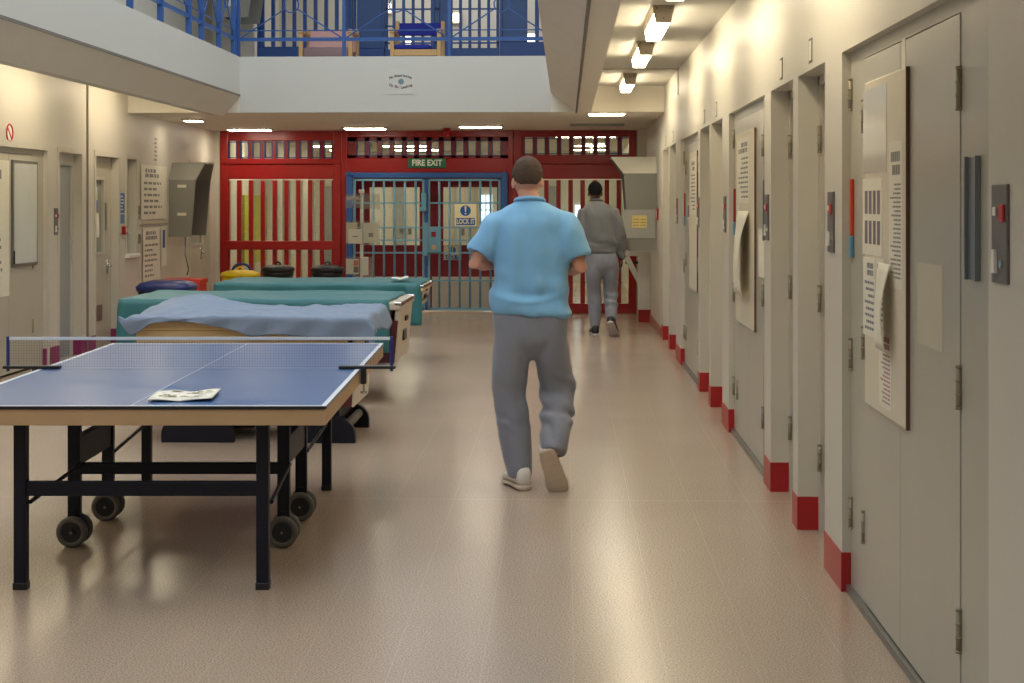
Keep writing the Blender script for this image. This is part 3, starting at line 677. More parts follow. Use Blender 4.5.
upper_screen('blue barred screen upstairs at the sloped gallery edge', 500, 640, [(527.5, 535), (539, 547), (551, 558), (563, 570), (575, 582), (587, 594), (599, 606), (611, 618)], UZ(42))
bm = BM(); box(bm, XL, UX(252), YW - 0.06, YW + 0.06, ZU, ZT); struct('wall_upper_left', bm, M_WALL2)
bm = BM(); box(bm, UX(640) + 0.01, XR, YW - 0.06, YW + 0.06, ZU, ZT); struct('wall_upper_right', bm, M_WALL2)
bm = BM(); box(bm, XL, XR, 27, 27.1, ZU, ZT); struct('wall_upper_rear', bm, M_WALL)
def lantern(x, z, lab):
    t = thing('wall_lamp', lab, 'wall lamp', (x, 26.99, z), 'small bulkhead lamps beyond the upper screens')
    bm = BM(); box(bm, x - 0.09, x + 0.09, 26.94, 27.0, z - 0.1, z + 0.1, 0.01); obj('base', bm, M_LAMPBODY, t)
    bm = BM(); box(bm, x - 0.07, x + 0.07, 26.9, 26.94, z - 0.08, z + 0.08, 0.015); obj('diffuser', bm, M_TUBE4, t)
for px, py, lab in ((387, 8, 'bright lamp upstairs at the left edge of the chair screen'), (457, 18, 'lamp upstairs seen through bars right of the blue chair'), (531, 39, 'lamp upstairs low beside the sloped gallery edge'), (407, 41, 'lamp upstairs seen under the blue chair back')):
    lantern((px - 566) / 1570 * 27, H + (203 - py) / 1570 * 27, lab)

def railing(label, p0, p1, posts, name='gallery_railing'):
    """blue railing: posts, bottom and top rail, ring and rods in each bay"""
    p0, p1 = Vector(p0), Vector(p1); n = len(posts); dr = (p1 - p0)
    t = thing(name, label, 'railing', p0, 'blue gallery railings')
    zr, zt = 3.40, 4.22
    for u in posts:
        q = p0 + dr * u; bm = BM(); bar(bm, (q.x, q.y, ZU + 0.002), (q.x, q.y, zt), 0.055, 0.035, dr); obj('post', bm, M_BLUE, t)
    for z, h in ((zr, 0.04), (zt, 0.05)):
        bm = BM(); bar(bm, (p0.x, p0.y, z), (p1.x, p1.y, z), 0.03, h); obj('rail', bm, M_BLUE, t)
    for a, b in zip(posts[:-1], posts[1:]):
        A, B = p0 + dr * a, p0 + dr * b; Mi = (A + B) / 2; zc = (zr + zt) / 2 - 0.02
        ux = (B - A).normalized(); R = 0.085
        bm = BM()
        rg = [Mi + ux * (R * math.cos(k * PI / 12)) + Vector((0, 0, 0)) for k in range(25)]
        tube(bm, [(q.x, q.y, zc + R * math.sin(k * PI / 12)) for k, q in enumerate(rg)], 0.008, 6)
        for E, z in ((A, zr), (B, zr), (A, zt), (B, zt)):
            c = Vector((Mi.x, Mi.y, zc)); e_ = Vector((E.x, E.y, z)); dd = (e_ - c).normalized()
            cyl(bm, c + dd * R, e_, 0.008, 6)
        for z in (zr + 0.1,): cyl(bm, (A.x, A.y, z), (B.x, B.y, z), 0.007, 6)
        obj('infill', bm, M_BLUE, t)
xs = [(-3.66 + 0.0)]
def RYX(px): return (px - 566) / 1570 * 17.66
railing('blue railing along the rear gallery edge below the sofa and chair', (RYX(236.5), 17.66, 0), (RYX(554), 17.66, 0), [0, 0.336, 0.670, 1.0])
railing('blue railing along the left gallery edge', (-3.74, 4.0, 0), (-3.74, 17.55, 0), [0, 0.11, 0.22, 0.33, 0.44, 0.55, 0.69, 0.765, 0.845, 0.885, 0.945, 1.0])
bm = BM()
# sofa and chair on the upper landing
YC = 19.6
def CX(px): return (px - 566) / 1570 * YC
def CZ(py): return H + (203 - py) / 1570 * YC
def easy_chair(name, label, cat, xa, xb, seat_m, back_m, zb, curved):
    z0 = ZU; y0, y1 = YC - 0.05, YC + 0.62
    t = thing(name, label, cat, ((xa + xb) / 2, YC + 0.3, z0))
    bm = BM(); box(bm, xa + 0.05, xb - (0.13 if curved else 0.05), y0, y1 - 0.1, z0 + (0.37 if curved else 0.27), z0 + (0.435 if curved else 0.40), 0.03, 3); obj('seat', bm, seat_m, t, True)
    bm = BM()
    if curved:
        pr = [(y1 - 0.12 + 0.10 * math.sin(k / 8 * PI * 0.5), zb - 0.17 + 0.17 * k / 8) for k in range(9)]
        prism(bm, pr + [(p[0] + 0.07, p[1]) for p in reversed(pr)], 'x', xa + 0.03, xb - 0.03)
    else:
        prism(bm, [(y1 - 0.15, z0 + 0.38), (y1 - 0.03, zb), (y1 + 0.07, zb - 0.01), (y1 - 0.04, z0 + 0.36)], 'x', xa + 0.03, xb - 0.03)
    bmesh.ops.bevel(bm, geom=list(bm.edges), offset=0.012, segments=2, affect='EDGES', clamp_overlap=True)
    obj('backrest', bm, back_m, t)
    for x in (xa, xb - 0.05):
        for y in (y0, y1 - 0.06):
            bm = BM(); box(bm, x, x + 0.05, y, y + 0.06, z0, z0 + (0.60 if y == y0 else zb - z0 + 0.02), 0.006); obj('leg', bm, M_WOOD, t)
        bm = BM(); box(bm, x - 0.005, x + 0.055, y0 - 0.02, y1, z0 + 0.58, z0 + 0.625, 0.008); obj('armrest', bm, M_WOOD, t)
    bm = BM(); box(bm, xa + 0.05, xb - 0.05, y0, y0 + 0.03, z0 + (0.29 if curved else 0.19), z0 + (0.37 if curved else 0.28), 0.006); obj('seat_rail', bm, M_WOOD, t)
    return t
easy_chair('sofa', 'pink vinyl sofa upstairs with a mauve seat behind the railing', 'sofa', CX(298), CX(352), M_MAUVE, M_PINK, CZ(25), False)
easy_chair('easy_chair', 'wooden easy chair upstairs with dark blue cushions', 'chair', CX(390), CX(441), M_CHBLUE, M_CHBLUE, CZ(17), True)

# poster on the rear fascia
yp = YF - 0.004
def PX(px): return (px - 566) / 1570 * YF
def PZ(py): return H + (203 - py) / 1570 * YF
t = thing('poster', 'small white poster with arched lettering on the gallery fascia', 'poster', (PX(400), yp, PZ(94)))
bm = BM(); box(bm, PX(385), PX(415), yp, YF - 0.001, PZ(94), PZ(68)); obj('sheet', bm, mat('poster_paper', (206, 205, 196), 0.7), t)
bm = BM(); cyl(bm, (PX(400.7), yp - 0.002, PZ(81.3)), (PX(400.7), yp - 0.0002, PZ(81.3)), 0.033, 20); obj('emblem', bm, mat('emblem_grey', (122, 140, 148), 0.7), t)
def arch(body, xc, zc, W, rise, size, parent, m):
    n = len(body)
    for i, ch in enumerate(body):
        if ch == ' ': continue
        u = (i + 0.5) / n * 2 - 1
        z = zc + rise * (1 - u * u); sl = -2 * rise * u / (W / 2)
        text_mesh('lettering', ch, size, m, parent, (xc + u * W / 2, yp - 0.001, z), ROT_FRONT @ Matrix.Rotation(math.atan(sl), 4, 'Z'), 0.0004)
arch('No Association', PX(400.5), PZ(77.8), 0.25, 0.03, 0.042, t, mat('lettering_plum', (92, 62, 66), 0.7))
arch('On The Landing', PX(400.5), PZ(84.4), 0.25, -0.03, 0.042, t, MATS['lettering_plum'])

# ------------------------------------------------------------------ telephone hoods
def hood(label, xw, sgn, yc, lower, group, z0=1.13, zs=1.84, zt=2.06, hl=0.42, name='phone_hood', oo=(0.33, 0.40, 0.55)):
    """xw wall plane, sgn = direction out of the wall; open on the room side"""
    t = thing(name, label, 'phone hood', (xw, yc, z0), group)
    o1, o2, o3 = oo                        # depth out of the wall: bottom, shoulder, ridge
    def P(d, y, z): return Vector((xw + sgn * d, y, z))
    def shell(pts, thick, nrm):
        bm = BM(); A = [bm.verts.new(p) for p in pts]; B = [bm.verts.new(p + nrm * thick) for p in pts]
        n = len(pts); bm.faces.new(A); bm.faces.new(list(reversed(B)))
        for i in range(n): bm.faces.new((A[i], B[i], B[(i + 1) % n], A[(i + 1) % n]))
        return bm
    y0, y1 = yc - hl, yc + hl; yr0, yr1 = yc - hl + 0.17, yc + hl - 0.17
    near = obj('side_panel', shell([P(0, y0, z0), P(o1, y0, z0), P(o2, y0, zs), P(0, y0, zs)], 0.03, Vector((0, 1, 0))), M_HOOD, t)
    obj('side_panel', shell([P(0, y1, z0), P(o1, y1, z0), P(o2, y1, zs), P(0, y1, zs)], 0.03, Vector((0, -1, 0))), M_HOOD, t)
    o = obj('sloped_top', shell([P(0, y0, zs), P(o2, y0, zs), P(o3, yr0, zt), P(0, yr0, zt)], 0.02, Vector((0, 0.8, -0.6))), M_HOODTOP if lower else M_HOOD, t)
    obj('sloped_top', shell([P(0, y1, zs), P(o2, y1, zs), P(o3, yr1, zt), P(0, yr1, zt)], 0.02, Vector((0, -0.8, -0.6))), M_HOOD, t)
    obj('ridge', shell([P(0, yr0, zt), P(o3, yr0, zt), P(o3, yr1, zt), P(0, yr1, zt)], 0.02, Vector((0, 0, -1))), M_HOOD, t)
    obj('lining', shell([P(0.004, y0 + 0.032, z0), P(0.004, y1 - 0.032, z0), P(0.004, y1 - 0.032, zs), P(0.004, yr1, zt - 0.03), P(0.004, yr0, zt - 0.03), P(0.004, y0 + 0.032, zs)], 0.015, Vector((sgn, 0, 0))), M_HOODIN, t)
    bm = BM(); x_ = xw + sgn * 0.02; x2 = xw + sgn * 0.11
    box(bm, min(x_, x2), max(x_, x2), yc - 0.1, yc + 0.1, z0 + 0.2, z0 + 0.5, 0.01); ph = obj('telephone', bm, M_STEEL, t)
    bm = BM(); tube(bm, [P(0.12, yc - 0.05, z0 + 0.25), P(0.15, yc - 0.05, z0 + 0.29), P(0.15, yc - 0.05, z0 + 0.42), P(0.12, yc - 0.05, z0 + 0.46)], 0.018); obj('handset', bm, M_HUB, ph, True)
    return t, y0
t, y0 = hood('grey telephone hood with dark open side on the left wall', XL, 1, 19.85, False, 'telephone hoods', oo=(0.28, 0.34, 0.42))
for z in (1.76, 1.41):
    bm = BM(); box(bm, XL + 0.11, XL + 0.22, y0 - 0.003, y0, z - 0.018, z + 0.018); obj('label_strip', bm, M_PAPER, t)
bm = BM(); tube(bm, [(XL + 0.2, y0 + 0.05, 1.13), (XL + 0.2, y0 + 0.05, 0.9), (XL + 0.24, y0 + 0.05, 0.72), (XL + 0.22, y0 + 0.05, 0.65)], 0.01); obj('conduit', bm, M_STEEL, t, True)
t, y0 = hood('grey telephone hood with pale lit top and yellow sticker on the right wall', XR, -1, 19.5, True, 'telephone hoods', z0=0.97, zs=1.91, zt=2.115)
bm = BM(); box(bm, XR - 0.395, XR - 0.02, y0 - 0.012, y0, 1.12, 1.47, 0.004); o = obj('lower_panel', bm, mat('hood_light_grey', (168, 166, 160), 0.45), t)
bm = BM(); box(bm, XR - 0.30, XR - 0.12, y0 - 0.016, y0 - 0.012, 1.25, 1.40); o2 = obj('sticker', bm, mat('yellow_sticker', (222, 204, 130), 0.6), o)
bm = BM()
for i in range(2):
    for j in range(3): box(bm, XR - 0.285 + i * 0.085, XR - 0.215 + i * 0.085, y0 - 0.0168, y0 - 0.016, 1.275 + j * 0.035, 1.285 + j * 0.035)
obj('print', bm, mat('sticker_print', (176, 150, 80), 0.7), o2)
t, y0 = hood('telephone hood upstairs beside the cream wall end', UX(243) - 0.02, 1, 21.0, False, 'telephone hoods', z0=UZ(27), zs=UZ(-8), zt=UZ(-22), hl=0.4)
bm = BM(); box(bm, UX(246.5), UX(257), y0 - 0.004, y0, UZ(16.5), UZ(4)); obj('paper_notice', bm, M_PAPER, t)

# white wall shelf with diagonal brace under the right hood, white post with red foot, red call point
YS = 20.6
t = thing('wall_shelf', 'white wall shelf on a diagonal brace under the right telephone hood', 'shelf', (XR, YS, 0.6))
q0 = on_y(624, 252, YS).x
bm = BM(); box(bm, q0, XR, YS - 0.12, YS + 0.35, 0.86, 0.92, 0.006); obj('shelf_board', bm, M_WHITE, t)
bm = BM(); bar(bm, (q0 + 0.03, YS - 0.08, 0.85), (XR - 0.06, YS - 0.08, 0.36), 0.03, 0.07); obj('brace', bm, M_WHITE, t)
bm = BM(); box(bm, XR - 0.16, XR, YS - 0.12, YS - 0.06, 0.16, 0.86, 0.006); obj('upright', bm, M_WHITE, t)
bm = BM(); cyl(bm, (q0 + 0.02, YS - 0.02, 0.77), (XR - 0.14, YS - 0.02, 0.77), 0.018, 10); obj('dark_rail', bm, M_HUB, t)
bm = BM(); box(bm, XR - 0.16, XR, YS - 0.122, YS - 0.05, 0, 0.16); o = obj('foot', bm, M_KICK, t); o['label'] = 'red foot'
bm = BM(); box(bm, XR - 0.10, XR, 21.5, 21.6, 0.17, ZS); box(bm, XR - 0.105, XR, 21.49, 21.61, 0, 0.17); struct('trim_8', bm, M_FRAME)
bm = BM(); box(bm, XR - 0.107, XR, 21.487, 21.613, 0, 0.17); struct('baseboard_post', bm, M_KICK)
p = YX(658.5, XR)
t = thing('call_point', 'small red call point on the right wall before the telephone hood', 'alarm', (XR, p, 1.35))
bm = BM(); box(bm, XR - 0.025, XR, p - 0.05, p + 0.05, 1.35, 1.49, 0.006); obj('box', bm, M_RED, t)
bm = BM(); box(bm, XR - 0.027, XR - 0.025, p - 0.035, p + 0.035, 1.38, 1.46); obj('glass_front', bm, M_WHITE, t)

# ------------------------------------------------------------------ control plates and number plates
def control(label, xw, sgn, y, z=1.472, h=0.25, w_=0.14, red_side=-1):
    t = thing('control_plate', label, 'control plate', (xw, y, z), 'grey call plates beside the doors')
    def bx(d0, d1, ya, yb, za, zb, b=0.0):
        bm = BM(); u, v = xw + sgn * d0, xw + sgn * d1; box(bm, min(u, v), max(u, v), ya, yb, za, zb, b); return bm
    obj('plate', bx(0, 0.008, y - w_ / 2, y + w_ / 2, z - h / 2, z + h / 2, 0.002), M_PLATE, t)
    obj('red_lamp', bx(0.008, 0.015, y + red_side * 0.035 - 0.022, y + red_side * 0.035 + 0.022, z + 0.03, z + 0.075, 0.004), M_BUTTON, t)
    obj('white_button', bx(0.008, 0.014, y - red_side * 0.03 - 0.012, y - red_side * 0.03 + 0.012, z + 0.045, z + 0.068, 0.004), M_WHITE, t)
    bm = BM(); u = xw + sgn * 0.008
    prism(bm, [(y - red_side * 0.012, z - 0.10), (y - red_side * 0.05, z - 0.10), (y - red_side * 0.04, z - 0.04), (y - red_side * 0.022, z - 0.04)], 'x', u, u + sgn * 0.008); obj('white_switch', bm, M_WHITE, t)
    bm = BM(); cyl(bm, (u, y + red_side * 0.03, z - 0.075), (u + sgn * 0.006, y + red_side * 0.03, z - 0.075), 0.011, 12); obj('lock', bm, M_CHROME, t)
control('grey call plate with red lamp on the nearest pier at the photo edge', XR, -1, YX(1002, XR))
control('grey call plate on the pier just past the large near double door', XR, -1, YX(832, XR))
control('grey call plate at the near edge of the second double door', XR, -1, YX(767.5, XR))
control('grey call plate on the pier just past the second double door', XR, -1, YX(725.5, XR))
control('grey call plate on the pier before the third double door', XR, -1, YX(699, XR), w_=0.10)
control('grey call plate on the pier just past the third double door', XR, -1, YX(677.5, XR))
control('grey call plate on the left wall between door and narrow recess', XL, 1, YX(56, XL), 1.37, 0.26, 0.13, 1)
NPL = ['number plate above the nearest narrow cell door', 'number plate above the second narrow cell door', 'number plate above the third narrow cell door', 'number plate above the fourth narrow cell door', 'number plate above the fifth narrow cell door', 'number plate above the farthest narrow cell door']
for lab, (a, b) in zip(NPL, [(x[1], x[2]) for x in openR if x[0] == 'cell']):
    y = (a + b) / 2; z = 2.235
    t = thing('number_plate', 'small ' + lab + ' on the right', 'plate', (XR, y, z), 'cell number plates')
    bm = BM(); box(bm, XR - 0.003, XR, y - 0.045, y + 0.045, z - 0.055, z + 0.055, 0.001); obj('plate', bm, mat('number_plate_frame', (96, 94, 88), 0.5), t)
    bm = BM(); box(bm, XR - 0.004, XR - 0.003, y - 0.032, y + 0.032, z - 0.044, z + 0.044); o = obj('card', bm, M_PAPER, t)
# wall conduit on the ceiling corner of the corridor
bm = BM(); tube(bm, [(0.30, 15.3, ZG - 0.008), (XR - 0.012, 15.3, ZG - 0.008)], 0.005, 6); tube(bm, [(XR - 0.012, 15.3, ZG - 0.005), (XR - 0.012, 15.3, 2.6)], 0.005, 6)
t = tag(obj('conduit', bm, M_LAMPBODY, None, True), 'thin grey conduit across the corridor ceiling and down the wall', 'conduit')

# ------------------------------------------------------------------ notices
def lines(bm, put, u0, u1, v0, v1, rows, seed, fill=0.42, words=True):
    """rows of short word bars between u0..u1, v0..v1; put(u0,u1,v0,v1) makes one bar"""
    rnd = random.Random(seed); dv = (v1 - v0) / rows
    for r in range(rows):
        u = u0; end = u0 + (u1 - u0) * rnd.uniform(0.55, 1.0)
        while u < end:
            l = (u1 - u0) * rnd.uniform(0.08, 0.24)
            put(u, min(u + l, end), v0 + dv * (r + 0.5 - fill / 2), v0 + dv * (r + 0.5 + fill / 2)); u += l + (u1 - u0) * 0.05
def wall_put(bm, xw, sgn, d):
    a, b = xw + sgn * d, xw + sgn * (d + 0.0008)
    return lambda u0, u1, v0, v1: box(bm, min(a, b), max(a, b), u0, u1, v0, v1)
def xbox(xw, sgn, d0, d1, y0, y1, z0, z1, bev=0):
    bm = BM(); u, v = xw + sgn * d0, xw + sgn * d1; box(bm, min(u, v), max(u, v), y0, y1, z0, z1, bev); return bm
def curl_sheet(xw, sgn, d, y0, y1, z0, z1, curl, n=10):
    """paper fixed at the top, bellying away from the wall lower down"""
    bm = BM(); g = []
    for i in range(n + 1):
        v = i / n; row = []
        for j in range(7):
            u = j / 6; dd = d + curl * math.sin(v * PI * 0.9) * (0.35 + 0.65 * (1 - u)) + curl * 0.3 * v * v
            row.append((Vector((xw + sgn * dd, y0 + (y1 - y0) * u, z1 - (z1 - z0) * v))))
        g.append(row)
    th = Vector((sgn * 0.0012, 0, 0))
    A = [[bm.verts.new(p) for p in r] for r in g]; B = [[bm.verts.new(p + th) for p in r] for r in g]
    for i in range(n):
        for j in range(6):
            bm.faces.new((A[i][j], A[i][j + 1], A[i + 1][j + 1], A[i + 1][j])); bm.faces.new((B[i + 1][j], B[i + 1][j + 1], B[i][j + 1], B[i][j]))
    for i in range(n):
        bm.faces.new((A[i][0], A[i + 1][0], B[i + 1][0], B[i][0])); bm.faces.new((A[i][6], B[i][6], B[i + 1][6], A[i + 1][6]))
    for j in range(6):
        bm.faces.new((A[0][j], B[0][j], B[0][j + 1], A[0][j + 1])); bm.faces.new((A[n][j], A[n][j + 1], B[n][j + 1], B[n][j]))
    return bm
KR = 1.018
XD = XR + 0.032                                            # face of the big door leaves
# board on the nearest double door
t = thing('notice_board', 'tall cream notice board full of papers on the near double door', 'notice board', (XD, 5.48, 0.8), 'notice boards on the double doors')
B0, B1 = YX(903, XR + 0.01), YX(862.5, XR + 0.01)
bm = xbox(XD, -1, 0.0, 0.014, B0, B1, 0.80, 2.0, 0.006); obj('board', bm, M_BOARD, t)
bm = xbox(XD, -1, 0.0, 0.013, B0 - 0.004, B0 - 0.0005, 0.80, 2.0); obj('board_edge', bm, M_BOARDEDGE, t)
def notice(label, y0, y1, z0, z1, mt, d=0.0143, xw=XD, sgn=-1, rows=0, seed=1, ink=M_INK, title=False, grp='papers on the near notice board', cat='paper notice', marks=None):
    if sgn < 0: y0, y1 = y0 * KR, y1 * KR; marks = [(a * KR, b_ * KR, c_, d_) for a, b_, c_, d_ in marks] if marks else None
    t = thing('paper_notice', label, cat, (xw + sgn * d, (y0 + y1) / 2, z0), grp)
    obj('sheet', xbox(xw, sgn, d, d + 0.001, y0, y1, z0, z1), mt, t)
    if rows:
        bm = BM(); put = wall_put(bm, xw, sgn, d + 0.001); w_ = y1 - y0; h_ = z1 - z0
        lines(bm, put, y0 + w_ * 0.1, y1 - w_ * 0.1, z0 + h_ * 0.06, z1 - h_ * (0.28 if title else 0.06), rows, seed)
        if title: lines(bm, put, y0 + w_ * 0.15, y1 - w_ * 0.15, z1 - h_ * 0.24, z1 - h_ * 0.06, 2, seed + 1, 0.75)
        obj('print', bm, ink, t)
    if marks:
        bm = BM(); put = wall_put(bm, xw, sgn, d + 0.001)
        for a, b, c, e_ in marks: put(a, b, c, e_)
        obj('picture', bm, (mat('photo_print', (128, 116, 122), 0.7) if sgn < 0 else M_INKB) if ink is not M_INKRED else ink, t)
    return t
notice('wide glossy sheet at the top of the near notice board', 5.42, 5.84, 1.66, 1.97, mat('glossy_sheet', (206, 204, 192), 0.15), rows=0)
notice('sheet with two rows of small pictures on the near notice board', 5.50, 5.85, 1.36, 1.64, M_PAPER, rows=0, marks=[(5.53 + k * 0.075, 5.58 + k * 0.075, z, z + 0.085) for k in range(4) for z in (1.40, 1.51)])
notice('narrow printed sheet at the near edge of the notice board', 5.17, 5.38, 1.26, 1.76, M_PAPER, rows=22, seed=4, title=True)
notice('sheet of bold print below the picture sheet on the near board', 5.62, 5.84, 1.06, 1.35, M_PAPER, rows=8, seed=6, title=True, ink=mat('bold_ink', (124, 126, 140), 0.8))
notice('thin printed slip beside the bold sheet on the near board', 5.47, 5.60, 1.11, 1.35, M_PAPER, rows=8, seed=9, title=True)
notice('long slip with pink print at the bottom of the near board', 5.34, 5.55, 0.83, 1.10, M_PAPER, rows=12, seed=12, title=True, ink=M_INKRED)
bm = curl_sheet(XD, -1, 0.026, 5.30 * KR, 5.50 * KR, 1.04, 1.34, 0.03); tag(obj('loose_sheet', bm, M_PAPER, None, True), 'loose blank sheet curling off the near notice board', 'paper notice')
bm = xbox(XD, -1, 0.0, 0.001, B0 + 0.06, B0 + 0.12, 1.99, 2.10); tag(obj('paper_tag', bm, M_PAPER), 'small white paper tag stuck above the near notice board', 'paper notice')
bm = xbox(XD, -1, 0.0, 0.001, 4.76, 5.10, 1.10, 1.36); tag(obj('blank_sheet', bm, mat('pale_sheet', (192, 186, 166), 0.45)), 'pale blank sheet on the near double door beside its board', 'paper notice')
# board on second door
t = thing('notice_board', 'notice board on the second double door with hanging white paper', 'notice board', (XD, 9.6, 0.8), 'notice boards on the double doors')
obj('board', xbox(XD, -1, 0, 0.014, 9.22 * KR, 10.18 * KR, 0.78, 2.0, 0.006), M_BOARD, t); obj('board_edge', xbox(XD, -1, 0, 0.013, 9.216 * KR, 9.2195 * KR, 0.78, 2.0), M_BOARDEDGE, t)
notice('printed sheet at the top of the second notice board', 9.45, 10.14, 1.55, 1.96, M_PAPER, rows=9, seed=21, title=True, grp='papers on the second notice board')
notice('dark photo strip on the second notice board', 9.98, 10.15, 1.28, 1.54, M_PAPER, rows=0, marks=[(10.02, 10.12, 1.33, 1.5)], ink=M_INKRED, grp='papers on the second notice board')
bm = curl_sheet(XD, -1, 0.026, 9.4 * KR, 9.98 * KR, 0.98, 1.5, 0.06); tag(obj('loose_sheet', bm, M_PAPER, None, True), 'large loose white sheet curling off the second notice board', 'paper notice')
bm = xbox(XD, -1, 0.0, 0.001, 8.85 * KR, 9.12 * KR, 1.12, 1.40); tag(obj('blank_sheet', bm, M_PAPER), 'white blank sheet beside the second notice board', 'paper notice')
# third
t = thing('notice_board', 'narrow farthest notice board on the third double door', 'notice board', (XD, 13.6, 0.8), 'notice boards on the double doors')
obj('board', xbox(XD, -1, 0, 0.014, 13.25 * KR, 14.05 * KR, 0.78, 2.0, 0.006), M_BOARD, t); obj('board_edge', xbox(XD, -1, 0, 0.013, 13.246 * KR, 13.2495 * KR, 0.78, 2.0), M_BOARDEDGE, t)
notice('blue picture sheet on the third double door', 14.15, 14.4, 1.4, 1.55, M_PAPER, d=0.001, rows=0, marks=[(14.17, 14.38, 1.42, 1.53)], grp='papers on the third door')
notice('white printed sheet at the top of the third notice board', 13.35, 13.95, 1.45, 1.95, M_PAPER, d=0.0143, rows=10, seed=31, title=True, grp='papers on the third door')

# left wall notices
XLD = XL - 0.032
LG = 'papers on the left wall'
t = thing('whiteboard', 'grey framed whiteboard with a hanging pen on the left double door', 'whiteboard', (XLD, 14.1, 1.0))
obj('frame', xbox(XLD, 1, 0, 0.018, YX(11, XLD), YX(36, XLD), 0.97, 1.94, 0.004), M_STEEL, t); obj('board', xbox(XLD, 1, 0.018, 0.02, YX(11, XLD) + 0.03, YX(36, XLD) - 0.03, 1.0, 1.91), M_WB, t)
bm = BM(); tube(bm, [(XLD + 0.03, YX(11, XLD), 1.0), (XLD + 0.03, YX(11, XLD), 1.12)], 0.008); obj('pen', bm, M_HUB, t, True)
notice('tall white notice sheet at the left photo edge', 12.9, YX(9, XLD), 0.72, 1.93, M_PAPER, d=0.002, xw=XLD, sgn=1, rows=12, seed=41, title=True, grp=LG)
notice('large white chart with a drawn grid high beside the left telephone hood', 18.12, 19.3, 1.36, 2.0, M_PAPER, d=0.012, xw=XL, sgn=1, rows=6, seed=43, title=True, grp=LG)
notice('lower white sheet with blocks of print under the chart', 18.2, 18.98, 0.62, 1.26, M_PAPER, d=0.012, xw=XL, sgn=1, rows=7, seed=45, title=True, grp=LG)
notice('narrow poster with a dark blue picture beside the lower sheet', 19.02, 19.28, 0.78, 1.27, M_PAPER, d=0.012, xw=XL, sgn=1, rows=0, marks=[(19.09, 19.2, 1.0, 1.22)], grp=LG)
bm = xbox(XL, 1, 0.0, 0.02, 18.1, 19.34, 1.30, 1.335); tag(obj('board_ledge', bm, M_LAMPBODY), 'thin grey ledge below the white chart on the left wall', 'ledge')
bm = xbox(XL, 1, 0.0, 0.02, 18.0, 18.06, 1.42, 1.52, 0.003); tag(obj('light_switch', bm, M_STEEL), 'small steel switch left of the white chart', 'switch')
bm = xbox(XL, 1, 0.0, 0.02, 18.02, 18.08, 1.08, 1.19, 0.003); tag(obj('light_switch', bm, M_STEEL), 'small steel switch left of the lower print sheet', 'switch')
t = thing('wall_sign', 'blue notice on the left wall by the narrow window', 'sign', (XL, 17.37, 1.45))
obj('sign_board', xbox(XL, 1, 0, 0.004, 17.29, 17.46, 1.44, 1.66), M_SIGNB, t); obj('lower_sign', xbox(XL, 1, 0, 0.004, 17.29, 17.46, 1.32, 1.425), mat('pale_sign_blue', (86, 130, 170), 0.5), t)
bm = BM(); put = wall_put(bm, XL, 1, 0.004); lines(bm, put, 17.31, 17.44, 1.46, 1.64, 5, 3); obj('print', bm, M_WHITE, t)
t = thing('call_point', 'small red fire call point under the blue notice', 'alarm', (XL, 17.39, 1.2))
obj('box', xbox(XL, 1, 0, 0.045, 17.35, 17.43, 1.20, 1.29, 0.005), M_RED, t); obj('glass_front', xbox(XL, 1, 0.045, 0.048, 17.37, 17.41, 1.215, 1.275), M_PAPER2, t)
t = thing('door_sign', 'blue and white sign on the glazed left door', 'sign', (XL - 0.07, 16.6, 1.4))
obj('sign_board', xbox(XL - 0.08, 1, 0.013, 0.016, 16.42, 16.66, 1.58, 1.72), M_PAPER, t); obj('blue_band', xbox(XL - 0.08, 1, 0.013, 0.017, 16.42, 16.66, 1.48, 1.58), M_SIGNB, t)
bm = curl_sheet(XL - 0.08, 1, 0.016, 16.46, 16.70, 1.18, 1.44, 0.02); tag(obj('loose_sheet', bm, M_PAPER, None, True), 'white sheet hanging below the sign on the glazed left door', 'paper notice')
# round no-entry style sign high on the left wall
p = Vector((XL, YX(9, XL), 2.175))
t = thing('prohibition_sign', 'round white sign with red ring and bar high on the left wall', 'sign', p)
def disc(r0, d0, d1): 
    bm = BM(); cyl(bm, (XL + d0, p.y, p.z), (XL + d1, p.y, p.z), r0, 28); return bm
obj('sign_board', disc(0.085, 0, 0.004), M_WHITE, t)
bm = BM(); tube(bm, [(XL + 0.005, p.y + 0.076 * math.cos(k * PI / 16), p.z + 0.076 * math.sin(k * PI / 16)) for k in range(33)], 0.009, 6)
bar(bm, (XL + 0.005, p.y + 0.05, p.z - 0.05), (XL + 0.005, p.y - 0.05, p.z + 0.05), 0.006, 0.018); obj('red_ring', bm, M_BUTTON, t)
bm = BM()
for k in range(6): box(bm, XL, XL + 0.002, 18.75 + 0.02 * (k % 2), 18.86, 2.06 + k * 0.05, 2.085 + k * 0.05)
tag(obj('wall_lettering', bm, mat('faint_print', (150, 142, 120), 0.8)), 'faint column of marks on the left wall above the chart', 'marks')

